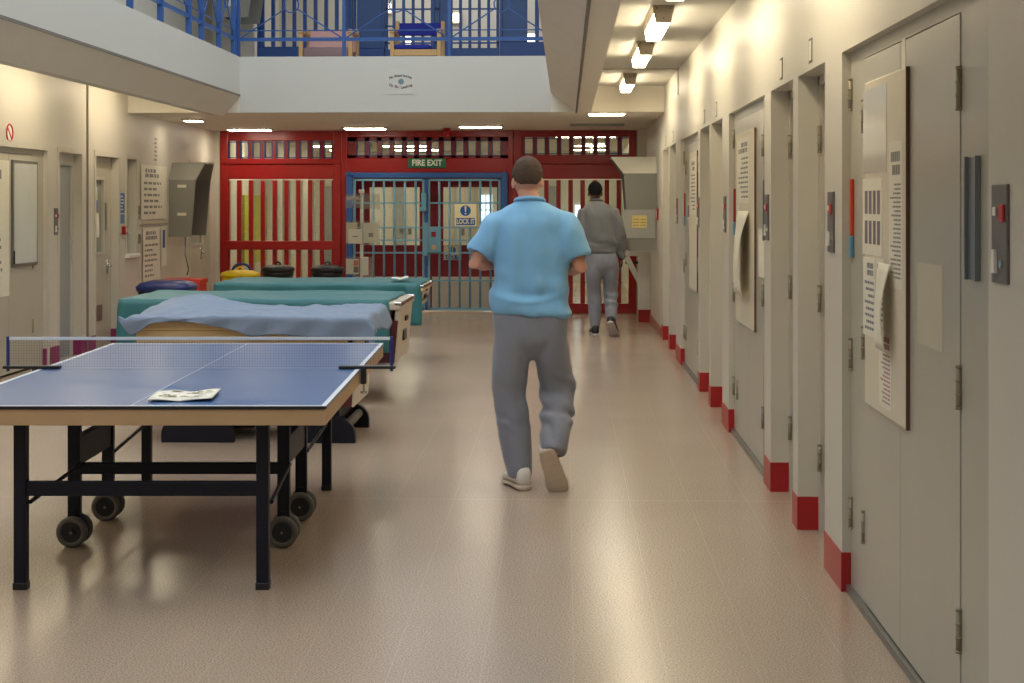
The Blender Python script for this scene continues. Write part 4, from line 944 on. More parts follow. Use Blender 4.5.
# ------------------------------------------------------------------ table tennis table (its axes follow the camera's)
TT = thing('table_tennis_table', 'blue table tennis table with white lines and black rollaway legs', 'table', cw(-1.486, 7.47))
def ttw(bm):
    bm.transform(Matrix.Rotation(TH, 4, 'Z')); return bm
xa, xb, ya, yb, zt = -2.248, -0.723, 6.10, 8.84, 0.76
ymid = (ya + yb) / 2
for y0, y1 in ((ya, ymid - 0.004), (ymid + 0.004, yb)):
    bm = BM(); box(bm, xa, xb, y0, y1, zt - 0.012, zt, 0.002); top = obj('tabletop', ttw(bm), M_TT, TT)
    bm = BM(); l = 0.0012
    box(bm, xa, xa + 0.02, y0, y1, zt, zt + l); box(bm, xb - 0.02, xb, y0, y1, zt, zt + l)
    box(bm, (xa + xb) / 2 - 0.0015, (xa + xb) / 2 + 0.0015, y0, y1, zt, zt + l)
    if y0 == ya: box(bm, xa + 0.02, xb - 0.02, y0, y0 + 0.02, zt, zt + l)
    else: box(bm, xa + 0.02, xb - 0.02, y1 - 0.02, y1, zt, zt + l)
    obj('line', ttw(bm), M_TTLINE, top)
    bm = BM(); w_ = 0.02
    for q in ((xa + 0.002, xb - 0.002, y0 + 0.002, y0 + w_), (xa + 0.002, xb - 0.002, y1 - w_, y1 - 0.002), (xa + 0.002, xa + w_, y0 + w_, y1 - w_), (xb - w_, xb - 0.002, y0 + w_, y1 - w_)):
        box(bm, *q, zt - 0.075, zt - 0.012, 0.002)
    obj('apron', ttw(bm), M_TTWOOD, TT)
    bm = BM(); box(bm, xa - 0.002, xb + 0.002, y0 if y0 == ya else y1, (y0 if y0 == ya else y1) + (-0.003 if y0 == ya else 0.003), zt - 0.012, zt + 0.0005); obj('edge_band', ttw(bm), M_HUB, TT)
lx = (-1.972, -1.0)
def leg(x, y, z1, w_=0.05):
    bm = BM(); box(bm, x - w_ / 2, x + w_ / 2, y - w_ / 2, y + w_ / 2, 0.012, z1, 0.004); o = obj('leg', ttw(bm), M_TTBLACK, TT)
    bm = BM(); box(bm, x - w_ / 2 - 0.003, x + w_ / 2 + 0.003, y - w_ / 2 - 0.003, y + w_ / 2 + 0.003, 0, 0.03, 0.004); obj('rubber_foot', ttw(bm), M_HUB, o)
for x in lx:
    leg(x, 6.31, 0.69); leg(x, 8.48, 0.69)
for y in (6.31, 8.48):
    bm = BM(); box(bm, lx[0], lx[1], y - 0.018, y + 0.018, 0.375, 0.432, 0.003); obj('stretcher', ttw(bm), M_TTBLACK, TT)
bm = BM(); box(bm, -1.96, -1.05, 7.09, 7.13, 0.325, 0.375, 0.003); obj('stretcher', ttw(bm), M_TTBLACK, TT)
for y in (7.11, 7.70):
    for x, off in ((-1.98, 0.0), (-1.033, 0.0)):
        bm = BM(); box(bm, x - 0.028, x + 0.028, y - 0.02, y + 0.02, 0.12, 0.69, 0.004); bar(bm, (x, y, 0.16), (x, y, 0.075), 0.03, 0.05); o = obj('carriage_post', ttw(bm), M_TTBLACK, TT)
        bm = BM(); box(bm, x - 0.012, x + 0.03, y - 0.03, y - 0.02, 0.56, 0.66, 0.004); obj('safety_catch', ttw(bm), M_ORANGE, o)
        for dy in (-0.045, 0.045):
            bm = BM(); R = 0.07
            prof = [(0.046, -0.018), (R - 0.006, -0.018), (R, -0.008), (R, 0.008), (R - 0.006, 0.018), (0.046, 0.018)]
            n = 28; rings = []
            for r_, h_ in prof: rings.append([bm.verts.new((x + r_ * math.cos(2 * PI * k / n), y + dy + h_, R + r_ * math.sin(2 * PI * k / n))) for k in range(n)])
            for i in range(len(prof)):
                A, Bq = rings[i], rings[(i + 1) % len(prof)]
                for k in range(n): bm.faces.new((A[k], A[(k + 1) % n], Bq[(k + 1) % n], Bq[k]))
            wo = obj('wheel', ttw(bm), M_TYRE, TT, True)
            bm = BM(); cyl(bm, (x, y + dy - 0.014, R), (x, y + dy + 0.014, R), 0.046, 24); cyl(bm, (x, y + dy - 0.022, R), (x, y + dy + 0.022, R), 0.016, 14); h_ = obj('hub', ttw(bm), M_HUB, wo)
        bm = BM(); cyl(bm, (x, y - 0.07, 0.07), (x, y + 0.07, 0.07), 0.007, 8); obj('axle', ttw(bm), M_STEEL, o)
for x in (-1.98, -1.033):
    bm = BM(); box(bm, x - 0.02, x + 0.02, 7.11, 7.70, 0.36, 0.49, 0.004); obj('carriage_beam', ttw(bm), M_TTBLACK, TT)
    xl_ = lx[0] if x < -1.5 else lx[1]
    bm = BM(); cyl(bm, (xl_ + 0.03, 6.33, 0.345), (x + 0.03, 7.09, 0.37), 0.009, 8); obj('brace', ttw(bm), M_TTBLACK, TT)
    bm = BM(); cyl(bm, (xl_, 8.46, 0.36), (x + 0.025, 7.72, 0.33), 0.009, 8); obj('brace', ttw(bm), M_TTBLACK, TT)
# net set
NT = thing('table_tennis_net', 'dark net with white top tape clamped across the blue table', 'net', cw(-1.486, ymid, zt))
bm = BM(); nx0, nx1 = xa - 0.15, xb + 0.15; g = 0.0125
x = nx0
while x < nx1: box(bm, x, x + 0.0005, ymid - 0.0004, ymid + 0.0004, zt + 0.012, zt + 0.15); x += g
z = zt + 0.012
while z < zt + 0.145: box(bm, nx0, nx1, ymid - 0.0008, ymid + 0.0004, z, z + 0.0006); z += g
obj('mesh', ttw(bm), M_NET, NT)
bm = BM(); box(bm, nx0, nx1, ymid - 0.003, ymid + 0.003, zt + 0.138, zt + 0.1525, 0.001); o = obj('top_tape', ttw(bm), M_TTLINE, NT)
for x, sg in ((nx0, -1), (nx1, 1)):
    xe = xa if sg < 0 else xb
    bm = BM(); cyl(bm, (x, ymid, zt - 0.01), (x, ymid, zt + 0.155), 0.008, 10); o = obj('post', ttw(bm), M_NAVY, NT)
    bm = BM(); box(bm, min(x + sg * 0.02, xe - sg * 0.10), max(x + sg * 0.02, xe - sg * 0.10), ymid - 0.022, ymid + 0.022, zt + 0.0025, zt + 0.016, 0.002)
    box(bm, min(xe + sg * 0.004, xe + sg * 0.03), max(xe + sg * 0.004, xe + sg * 0.03), ymid - 0.02, ymid + 0.02, zt - 0.07, zt + 0.003, 0.002); c = obj('clamp', ttw(bm), M_HUB, NT)
    bm = BM(); cyl(bm, (xe + sg * 0.018, ymid, zt - 0.11), (xe + sg * 0.018, ymid, zt - 0.07), 0.006, 8); cyl(bm, (xe + sg * 0.018, ymid, zt - 0.115), (xe + sg * 0.018, ymid, zt - 0.105), 0.016, 12); obj('clamp_screw', ttw(bm), M_CHROME, c)
# open magazine
def sheet_at(name, label, cat, c, w_, d_, rz, m, z, th=0.004, curl=0.012):
    bm = BM(); n = 12; A = []; Bq = []
    for i in range(n + 1):
        u = i / n - 0.5
        h = curl * (abs(u) * 2) ** 2.2 * (1 if u > 0 else 0.5) + curl * 0.35 * abs(math.sin(u * PI * 2.0))
        A.append([bm.verts.new((u * w_, (j / 4 - 0.5) * d_, h + th + 0.002 * math.sin(j + i))) for j in range(5)]); Bq.append([bm.verts.new((u * w_, (j / 4 - 0.5) * d_, max(0, h))) for j in range(5)])
    for i in range(n):
        for j in range(4):
            bm.faces.new((A[i][j], A[i + 1][j], A[i + 1][j + 1], A[i][j + 1])); bm.faces.new((Bq[i][j + 1], Bq[i + 1][j + 1], Bq[i + 1][j], Bq[i][j]))
    for i in range(n): bm.faces.new((A[i][0], Bq[i][0], Bq[i + 1][0], A[i + 1][0])); bm.faces.new((A[i + 1][4], Bq[i + 1][4], Bq[i][4], A[i][4]))
    for j in range(4): bm.faces.new((A[0][j + 1], Bq[0][j + 1], Bq[0][j], A[0][j])); bm.faces.new((A[n][j], Bq[n][j], Bq[n][j + 1], A[n][j + 1]))
    bm.transform(Matrix.Translation((c[0], c[1], z)) @ Matrix.Rotation(rz, 4, 'Z'))
    return bm
c = at(185, 397, 6.38)
t = thing('newspaper', 'folded newspaper lying open on the blue table tennis table', 'newspaper', (c.x, c.y, zt))
obj('pages', sheet_at('', '', '', c, 0.255, 0.30, 0.10, M_PAPER, zt + 0.002), M_PAPER, t, True)
bm = BM(); rnd = random.Random(5)
for i in range(22):
    u, v = rnd.uniform(-0.10, 0.09), rnd.uniform(-0.11, 0.10); s = rnd.uniform(0.012, 0.035)
    u_ = u / 0.255; hh = 0.012 * (abs(u_) * 2) ** 2.2 * (1 if u_ > 0 else 0.5) + 0.0042 * abs(math.sin(u_ * PI * 2)) + 0.0095
    box(bm, u, u + s, v, v + s * rnd.uniform(0.3, 1), hh, hh + 0.0006)
bm.transform(Matrix.Translation((c.x, c.y, zt)) @ Matrix.Rotation(0.10, 4, 'Z')); obj('print', bm, mat('newsprint', (150, 142, 118), 0.8), t)

# ------------------------------------------------------------------ pool tables
def rrect(x0, x1, y0, y1, r, n=6):
    pts = []
    for cx, cy, a in ((x1 - r, y1 - r, 0), (x0 + r, y1 - r, PI / 2), (x0 + r, y0 + r, PI), (x1 - r, y0 + r, 1.5 * PI)):
        for k in range(n + 1): pts.append((cx + r * math.cos(a + k * PI / 2 / n), cy + r * math.sin(a + k * PI / 2 / n)))
    return pts
def pool_table(label, x0, x1, y0, y1, zt, zb, feet, rail_m):
    t = thing('pool_table', label, 'pool table', ((x0 + x1) / 2, (y0 + y1) / 2, 0), 'covered pool tables')
    bm = BM()                                              # cushion rail
    w_ = 0.13
    box(bm, x0, x1, y0, y0 + w_, zt - 0.06, zt, 0.012); box(bm, x0, x1, y1 - w_, y1, zt - 0.06, zt, 0.012); box(bm, x0, x0 + w_, y0 + w_, y1 - w_, zt - 0.06, zt, 0.012); box(bm, x1 - w_, x1, y0 + w_, y1 - w_, zt - 0.06, zt, 0.012)
    obj('cushion_rail', bm, rail_m, t)
    bm = BM(); box(bm, x0 + w_, x1 - w_, y0 + w_, y1 - w_, zt - 0.09, zt - 0.035); obj('playing_bed', bm, mat('baize', (30, 110, 70), 0.9), t)
    bm = BM(); box(bm, x0 + 0.01, x1 - 0.07, y0 + 0.01, y1 - 0.01, zt - 0.14, zt - 0.06, 0.006); obj('apron', bm, M_MAROON if rail_m is M_PTEND else rail_m, t)
    bm = BM()                                              # cabinet, tapering down
    s = 0.07
    T = [(x0 + 0.02, y0 + 0.02), (x1 - 0.02, y0 + 0.02), (x1 - 0.02, y1 - 0.02), (x0 + 0.02, y1 - 0.02)]; Bt = [(x0 + 0.02 + s, y0 + 0.02 + s), (x1 - 0.02 - s * .5, y0 + 0.02 + s), (x1 - 0.02 - s * .5, y1 - 0.02 - s), (x0 + 0.02 + s, y1 - 0.02 - s)]
    tv = [bm.verts.new((a, b, zt - 0.14)) for a, b in T]; bv = [bm.verts.new((a, b, zb)) for a, b in Bt]
    bm.faces.new(tv); bm.faces.new(list(reversed(bv)))
    for i in range(4): bm.faces.new((tv[i], bv[i], bv[(i + 1) % 4], tv[(i + 1) % 4]))
    obj('cabinet', bm, M_MAROON, t)
    bm = BM()                                              # pale end panel with coin slots
    e = 0.012
    P = [Vector((x1 - 0.02 + e, y0 + 0.015, zt - 0.005)), Vector((x1 - 0.02 + e, y1 - 0.015, zt - 0.005)), Vector((x1 - 0.02 + e - s * .5, y1 - 0.02 - s, zb)), Vector((x1 - 0.02 + e - s * .5, y0 + 0.02 + s, zb))]
    A = [bm.verts.new(p) for p in P]; Bq = [bm.verts.new(p - Vector((0.028, 0, 0))) for p in P]
    bm.faces.new(A); bm.faces.new(list(reversed(Bq)))
    for i in range(4): bm.faces.new((A[i], Bq[i], Bq[(i + 1) % 4], A[(i + 1) % 4]))
    ep = obj('end_panel', bm, M_PTEND, t); ep['label'] = 'pale end panel'
    bm = BM(); ym = (y0 + y1) / 2; h_ = zt - zb
    box(bm, x1 - 0.03, x1 - 0.006, ym - 0.02, ym + 0.14, zt - h_ * 0.38, zt - h_ * 0.30, 0.003); obj('coin_slot', bm, M_HUB, ep)
    bm = BM(); box(bm, x1 - 0.045, x1 - 0.016, ym - 0.10, ym + 0.10, zt - h_ * 0.70, zt - h_ * 0.52, 0.003); obj('ball_return', bm, M_HUB, ep)
    for y in (y0 + 0.05, y1 - 0.05):
        if feet == 'skid': continue
        bm = BM(); box(bm, x1 - 0.05, x1 + 0.012, y - 0.05, y + 0.05, zt - 0.03, zt + 0.004, 0.008); obj('corner_cap', bm, M_CHROME, t)
    bm = BM(); box(bm, x1 - 0.004, x1 + 0.006, y0 + 0.07, y1 - 0.07, zt - 0.03, zt - 0.004, 0.002); obj('metal_trim', bm, M_CHROME, ep)
    for xs in (x0 + 0.16, x1 - 0.05 - 0.45 if feet == 'skid' else x1 - 0.50):
        if feet == 'skid':
            for y in (y0 + 0.06, y1 - 0.16):
                xe = xs + 0.47; pr = [(xs, 0), (xe, 0), (xe, 0.05)] + [(xe - 0.13 + 0.13 * math.cos(k * PI / 14), 0.05 + 0.12 * math.sin(k * PI / 14)) for k in range(1, 8)] + [(xs + 0.13 - 0.13 * math.cos(k * PI / 14), 0.05 + 0.12 * math.sin(k * PI / 14)) for k in range(7, -1, -1)]
                bm = BM(); prism(bm, pr, 'y', y, y + 0.06); obj('skid_foot', bm, M_TTBLACK, t)
            bm = BM(); cyl(bm, (xs + 0.40, y0 + 0.10, 0.10), (xs + 0.40, y1 - 0.14, 0.10), 0.03, 14); obj('roller', bm, M_TYRE, t, True)
            bm = BM(); box(bm, xs + 0.08, xs + 0.36, y0 + 0.12, y1 - 0.16, 0.10, zb + 0.02); obj('pedestal', bm, M_TTBLACK, t)
        else:
            for y in (y0 + 0.14, y1 - 0.14):
                bm = BM(); loft(bm, [((xs, y, 0), 0.045, 0.045), ((xs, y, zb), 0.065, 0.065), ((xs, y, zb + 0.02), 0.07, 0.07)], 12, flat=True, power=4); obj('leg', bm, M_TTBLACK, t)
    return t
pool_table('pool table under the blue grey sheet, nearest to the net', -2.78, -1.33, 10.02, 10.95, 0.79, 0.23, 'skid', M_PTWOOD)
pool_table('pool table under the wide teal cover with coin slots in its pale end', -3.40, -1.265, 11.95, 13.05, 0.79, 0.32, 'leg', M_PTEND)
pool_table('farthest pool table under a teal cover beside the gate', -3.32, -1.36, 14.9, 15.9, 0.765, 0.56, 'leg', M_PTWOOD)
# screw holes along the near wooden rail of the first table are drawn as dark caps
def cover(name, label, x0, x1, y0, y1, zt, drop, seed, open_right=True, m=M_TEAL):
    """fitted cover: flat top, skirt on three sides (or four) with soft folds"""
    bm = BM(); per = rrect(x0, x1, y0, y1, 0.03, 4)
    # perimeter resampled
    pts = []
    n = len(per)
    for i in range(n):
        a, b = Vector((*per[i], 0)), Vector((*per[(i + 1) % n], 0)); L = (b - a).length; k = max(1, int(L / 0.05))
        for j in range(k): pts.append(a.lerp(b, j / k))
    c = Vector(((x0 + x1) / 2, (y0 + y1) / 2, 0)); N = len(pts)
    rings = []
    for s in (0.25, 0.6, 0.9, 0.985):
        rings.append([bm.verts.new((c.x + (p.x - c.x) * s, c.y + (p.y - c.y) * s, zt + 0.012 + 0.012 * noise.noise((p.x * 3 * s + seed, p.y * 3 * s, 1)))) for p in pts])
    levels = 9
    for l in range(levels + 1):
        f = l / levels; ring = []
        for i, p in enumerate(pts):
            a, b = pts[i - 1], pts[(i + 1) % N]; tn = (b - a).normalized(); nrm = Vector((tn.y, -tn.x, 0))
            dr = drop(p.x, p.y)
            w_ = 0.010 * f * math.sin(i * 0.55 + seed) + 0.018 * f * noise.noise((i * 0.13, f * 2, seed))
            o_ = 0.012 * min(1, f * 6) + w_ * 1.0 + 0.006
            ring.append(bm.verts.new((p.x + nrm.x * o_, p.y + nrm.y * o_, zt + 0.010 - f * dr + 0.004 * noise.noise((i * 0.2, f, seed + 3)))))
        rings.append(ring)
    bm.faces.new(rings[0])
    for r in range(len(rings) - 1):
        for k in range(N): bm.faces.new((rings[r][k], rings[r][(k + 1) % N], rings[r + 1][(k + 1) % N], rings[r + 1][k]))
    o = obj(name, bm, m, None, True)
    md = o.modifiers.new('thick', 'SOLIDIFY'); md.thickness = 0.003; md.offset = 1
    return tag(o, label, 'table cover', 'teal table covers')
cover('table_cover', 'wide teal cover draped over the middle pool table', -3.425, -1.365, 11.925, 13.075, 0.80, lambda x, y: 0.02 if x > -1.39 and y > 12.0 else (0.40 if x > -1.6 else (0.30 if x > -3.2 else 0.36)), 2.0)
cover('table_cover', 'teal cover draped over the farthest pool table', -3.345, -1.40, 14.875, 15.925, 0.775, lambda x, y: 0.02 if x > -1.43 and y > 14.95 else (0.40 if x > -1.50 else 0.12), 5.0)
# crumpled sheet over the first table
def sheet_cover():
    bm = BM(); nu, nv = 90, 46
    x0, x1, y0, y1 = -2.86, -1.16, 9.96, 10.96
    ztop = 0.822
    dl = [(0.0, 0.02), (0.04, 0.12), (0.07, 0.10), (0.12, 0.045), (0.25, 0.03), (0.38, 0.06), (0.50, 0.115), (0.75, 0.125), (1.0, 0.13)]
    def dropf(u):
        for (a, p), (b, q) in zip(dl[:-1], dl[1:]):
            if u <= b: return p + (q - p) * (u - a) / (b - a)
        return dl[-1][1]
    g = []
    for i in range(nu + 1):
        u = i / nu; row = []
        for j in range(nv + 1):
            v = j / nv
            x = x0 + (x1 - x0) * u; L = dropf(u) + 0.02 * noise.noise((u * 9, 3, 0))
            wr = 0.026 * noise.noise((x * 3.1 + v * 1.5, v * 2.2, 0.3)) + 0.034 * (0.35 - abs(noise.noise((x * 4 - v * 3, v * 3, 5)))) + 0.016 * (0.3 - abs(noise.noise((x * 9 + v * 5, v * 8, 2))))
            ridge = 0.08 * math.exp(-((u - 0.17) / 0.16) ** 2) * max(0, min(1, (v - 0.35) / 0.5))
            if v < 0.25:                                   # front fall
                f = 1 - v / 0.25
                y = y0 - 0.012 * math.sin(min(1, f * 4) * PI / 2) - 0.012 * math.sin(u * 40 + 2 * f) * f
                z = ztop - f * L + wr * (1 - f) * 0.6
            else:
                f = (v - 0.25) / 0.75; y = y0 + (y1 - y0) * f; z = ztop + wr * min(1, f * 8) + ridge
            if u > 0.84:                                   # falls over the right end
                e = (u - 0.84) / 0.16; x = -1.432 + 0.135 * min(1, e * 2.2) + 0.075 * e + 0.012 * math.sin(v * 9) * e
                z -= max(0, e - 0.40) / 0.60 * (0.06 if v < 0.25 else 0.12) + 0.012 * e * math.sin(v * 11)
                if v < 0.25: y -= 0.02 * e
            if u < 0.04 and v > 0.2: z -= (0.04 - u) / 0.04 * 0.05
            row.append(bm.verts.new((x, y, z)))
        g.append(row)
    for i in range(nu):
        for j in range(nv): bm.faces.new((g[i][j], g[i + 1][j], g[i + 1][j + 1], g[i][j + 1]))
    o = obj('dust_sheet', bm, M_SHEET, None, True)
    md = o.modifiers.new('thick', 'SOLIDIFY'); md.thickness = 0.004; md.offset = 1
    tag(o, 'crumpled blue grey dust sheet thrown over the nearest pool table', 'dust sheet')
sheet_cover()
c = at(400, 281.5, 15.2)
bm = sheet_at('', '', '', (c.x, c.y), 0.16, 0.3, 0.1, M_PAPER, 0.815, 0.004, 0.02); tag(obj('paper_sheet', bm, M_WHITE, None, True), 'white paper lying on the farthest teal table cover', 'paper')

# ------------------------------------------------------------------ tubs and bins
def tub(name, label, x, y, r, h, m, lid_m, grp=None):
    t = thing(name, label, 'bin', (x, y, 0), grp)
    bm = BM(); lathe(bm, [(r * 0.78, 0), (r * 0.8, 0.02), (r * 0.95, h - 0.06), (r, h - 0.05), (r, h)], (x, y, 0), 28); obj('tub', bm, m, t, True)
    bm = BM(); lathe(bm, [(r * 1.06, h), (r * 1.08, h + 0.02), (r * 1.02, h + 0.05), (r * 0.7, h + 0.075), (0.06, h + 0.085)], (x, y, 0), 28); lid = obj('lid', bm, lid_m, t, True)
    bm = BM(); tube(bm, [(x - 0.03, y, h + 0.07), (x - 0.028, y, h + 0.11), (x, y, h + 0.12), (x + 0.028, y, h + 0.11), (x + 0.03, y, h + 0.07)], 0.012); obj('handle', bm, lid_m, lid, True)
    return t
def FXY(px, d): p = at(px, 300, d); return p.x, p.y
x, y = FXY(240, 20.3); yt = tub('lidded_tub', 'yellow lidded tub with a dark handle by the red screen', x, y, 0.235, 0.60, M_YELLOW, M_YELLOW)
x, y = FXY(278, 20.5); tub('lidded_tub', 'black lidded bin next to the yellow tub', x, y, 0.205, 0.66, M_BINBLACK, M_BINBLACK, 'black lidded bins')
x, y = FXY(327.5, 20.5); tub('lidded_tub', 'black lidded bin next to the leaflet stand', x, y, 0.205, 0.66, M_BINBLACK, M_BINBLACK, 'black lidded bins')
x, y = FXY(240, 20.3); bm = BM(); tube(bm, [(x + 0.12 * math.cos(a), y + 0.1, 0.66 + 0.10 * math.sin(a)) for a in [k * PI / 10 for k in range(11)]], 0.018); o = obj('carry_handle', bm, M_NAVY, yt, True)
# wheeled bin with domed dark blue lid
c = at(167, 300, 17.0)
t = thing('wheeled_bin', 'bin with a domed dark blue lid by the left wall', 'bin', (c.x, c.y, 0))
bm = BM(); loft(bm, [((c.x, c.y, 0.05), 0.21, 0.2), ((c.x, c.y, 0.60), 0.28, 0.25)], 28, flat=True, power=5); obj('body', bm, M_BINBLACK, t, False)
bm = BM(); loft(bm, [((c.x, c.y, 0.60), 0.30, 0.27), ((c.x, c.y, 0.65), 0.31, 0.28), ((c.x, c.y, 0.69), 0.27, 0.24), ((c.x + 0.01, c.y, 0.715), 0.17, 0.15), ((c.x, c.y, 0.72), 0.05, 0.05)], 28, flat=True, power=4); lid = obj('lid', bm, M_BINBLUE, t, True)
for s in (-1, 1):
    bm = BM(); cyl(bm, (c.x + s * 0.14, c.y + 0.2, 0.06), (c.x + s * 0.19, c.y + 0.2, 0.06), 0.06, 16); obj('wheel', bm, M_HUB, t)
c = at(186, 300, 18.6)
t = thing('red_box', 'red plastic crate behind the dark blue lid', 'box', (c.x, c.y, 0))
x0, x1, y0, y1 = c.x - 0.24, c.x + 0.2, c.y - 0.2, c.y + 0.2
bm = BM()
box(bm, x0, x1, y0, y1, 0, 0.03); box(bm, x0, x0 + 0.02, y0, y1, 0.03, 0.64, 0.004); box(bm, x1 - 0.02, x1, y0, y1, 0.03, 0.64, 0.004); box(bm, x0 + 0.02, x1 - 0.02, y0, y0 + 0.02, 0.03, 0.64, 0.004); box(bm, x0 + 0.02, x1 - 0.02, y1 - 0.02, y1, 0.03, 0.64, 0.004)
obj('body', bm, M_BINRED, t)
bm = BM(); box(bm, x0 - 0.015, x1 + 0.015, y0 - 0.015, y1 + 0.015, 0.60, 0.655, 0.006); obj('rim', bm, M_BINRED, t)

# leaflet stand in front of the gate
YLS = 21.0
def LX(px): return on_y(px, 200, YLS).x
def LZ(py): return H + (203 - py) / 1570 * YLS * 1.0
xc = LX(361.5)
t = thing('leaflet_stand', 'white post leaflet stand with clear pockets before the blue gate', 'leaflet stand', (xc, YLS, 0))
bm = BM(); box(bm, xc - 0.018, xc + 0.018, YLS - 0.018, YLS + 0.018, 0.03, LZ(190), 0.004); box(bm, xc - 0.035, xc + 0.035, YLS - 0.03, YLS + 0.03, LZ(193), LZ(189.5), 0.006); obj('post', bm, M_WHITE, t)
bm = BM(); box(bm, xc - 0.22, xc + 0.22, YLS - 0.2, YLS + 0.2, 0, 0.03, 0.008); obj('base', bm, M_WHITE, t)
def pocket(a, b, c_, d_, dep, m=M_PERSPEX):
    x0, x1, z0, z1 = LX(a), LX(b), LZ(d_), LZ(c_); y0, y1 = YLS - 0.02 - dep, YLS - 0.02
    bm = BM(); q = 0.004
    box(bm, x0, x1, y0, y0 + q, z0, z1); box(bm, x0, x1, y1 - q, y1, z0, z1 + 0.02); box(bm, x0, x0 + q, y0, y1, z0, z1); box(bm, x1 - q, x1, y0, y1, z0, z1); box(bm, x0, x1, y0, y1, z0, z0 + q)
    return bm
for a, b, c_, d_ in ((346.5, 361, 195, 208), (361, 380, 195, 209), (346.5, 361, 222, 244), (361, 380, 223, 245), (346, 360, 258, 275), (361, 374, 258, 276)):
    obj('pocket', pocket(a, b, c_, d_, 0.07), M_PERSPEX, t)
def leaflet(label, a, b, c_, d_, off, m, marks=None, tilt=0):
    x0, x1, z0, z1 = LX(a), LX(b), LZ(d_), LZ(c_); y0 = YLS - off
    t = thing('leaflet', label, 'leaflet', ((x0 + x1) / 2, y0, z0), 'leaflets on the stand')
    bm = BM(); box(bm, x0, x1, y0 - 0.006, y0, z0, z1); obj('pages', bm, m, t)
    if marks:
        for k, (u0, u1, v0, v1, mm) in enumerate(marks):
            bm = BM(); box(bm, x0 + (x1 - x0) * u0, x0 + (x1 - x0) * u1, y0 - 0.0068, y0 - 0.006, z0 + (z1 - z0) * v0, z0 + (z1 - z0) * v1); obj('picture', bm, mm, t)
leaflet('cream leaflet in the middle left pocket of the stand', 347, 358, 222.5, 243, 0.06, M_PAPER2)
leaflet('white leaflet hanging in front in the middle of the stand', 349.5, 363, 229, 243.5, 0.10, M_PAPER, [(0.3, 0.7, 0.45, 0.52, M_INK)])
leaflet('white leaflet with a grey motif in the middle right pocket', 364, 379, 223, 243, 0.06, M_PAPER, [(0.35, 0.65, 0.3, 0.5, M_INK)])
leaflet('white leaflet with orange and dark picture at the bottom left', 346.8, 359.3, 259, 274.2, 0.06, M_PAPER, [(0.6, 0.98, 0.55, 0.92, mat('orange_print', (206, 90, 40), 0.6)), (0.6, 0.98, 0.1, 0.5, mat('dark_print', (80, 62, 50), 0.6))])
leaflet('pale leaflet in the bottom right pocket of the stand', 362, 369, 257, 275.2, 0.06, M_PAPER)
leaflet('grey strip of small cards in the top pockets', 347.5, 360, 196.5, 200, 0.06, mat('card_grey', (190, 186, 186), 0.6))

# ------------------------------------------------------------------ people
def remesh(name, bm, m, parent, voxel, smooth_it, disp=None, fac=0.5):
    bmesh.ops.recalc_face_normals(bm, faces=bm.faces)
    me = bpy.data.meshes.new('tmp'); bm.to_mesh(me); bm.free()
    o = bpy.data.objects.new('tmp', me); COL.objects.link(o)
    r = o.modifiers.new('r', 'REMESH'); r.mode = 'VOXEL'; r.voxel_size = voxel
    s = o.modifiers.new('s', 'SMOOTH'); s.iterations = smooth_it; s.factor = fac
    dg = bpy.context.evaluated_depsgraph_get(); me2 = bpy.data.meshes.new_from_object(o.evaluated_get(dg))
    bpy.data.objects.remove(o); bpy.data.meshes.remove(me)
    if disp:
        ns = [v.normal.copy() for v in me2.vertices]
        for v, nn in zip(me2.vertices, ns): v.co += nn * disp(v.co)
    me2.name = name
    return obj_me(name, me2, m, parent, True)
def hand(bm, wrist, dirv, palm_n, side, curl, s=1.0):
    """wrist point, direction to the fingertips, palm normal, side = +1 when the thumb leaves along (dir x palm_n)"""
    d = Vector(dirv).normalized(); pn = Vector(palm_n); pn = (pn - d * pn.dot(d)).normalized(); th = d.cross(pn) * side
    w = Vector(wrist)
    loft(bm, [(w - d * 0.02 * s, .026 * s, .021 * s), (w + d * .015 * s, .03 * s, .019 * s)], 12)
    # palm as a flattened loft built by hand
    rg = []
    for f, wd, tk in ((0.0, .027, .017), (.03, .036, .016), (.065, .041, .0145), (.092, .040, .012)):
        cpt = w + d * f * s; ring = []
        for k in range(14):
            a = 2 * PI * k / 14; ring.append(bm.verts.new(cpt + th * (math.cos(a) * wd * s) + pn * (math.sin(a) * tk * s)))
        rg.append(ring)
    for i in range(3):
        for k in range(14): bm.faces.new((rg[i][k], rg[i][(k + 1) % 14], rg[i + 1][(k + 1) % 14], rg[i + 1][k]))
    bm.faces.new(list(reversed(rg[0]))); bm.faces.new(rg[-1])
    for q, L, r in ((.030, .072, .0088), (.0102, .082, .0092), (-.0102, .076, .0088), (-.030, .060, .0078)):
        p = w + d * (.085 * s) + th * (q * s); secs = [(p - d * .02 * s, r * s, r * s), (p, r * s, r * s)]; dd = d.copy()
        for seg, ang in ((.45, curl[0]), (.30, curl[1]), (.25, curl[2])):
            dd = (dd * math.cos(ang) + pn * math.sin(ang)).normalized() if True else dd
            p = p + dd * (L * seg * s); secs.append((p, r * s * 0.93, r * s * 0.93))
        loft(bm, secs, 10)
    p = w + d * .028 * s + th * .028 * s
    dd = (d * 0.65 + th * 0.65 + pn * 0.35).normalized(); secs = [(p - dd * .018 * s, .012 * s, .012 * s), (p, .0125 * s, .0125 * s)]
    p = p + dd * .04 * s; secs.append((p, .0105 * s, .0105 * s)); dd = (dd * 0.8 + d * 0.5 + pn * 0.2).normalized(); p = p + dd * .03 * s; secs.append((p, .0088 * s, .0088 * s))
    loft(bm, secs, 10)
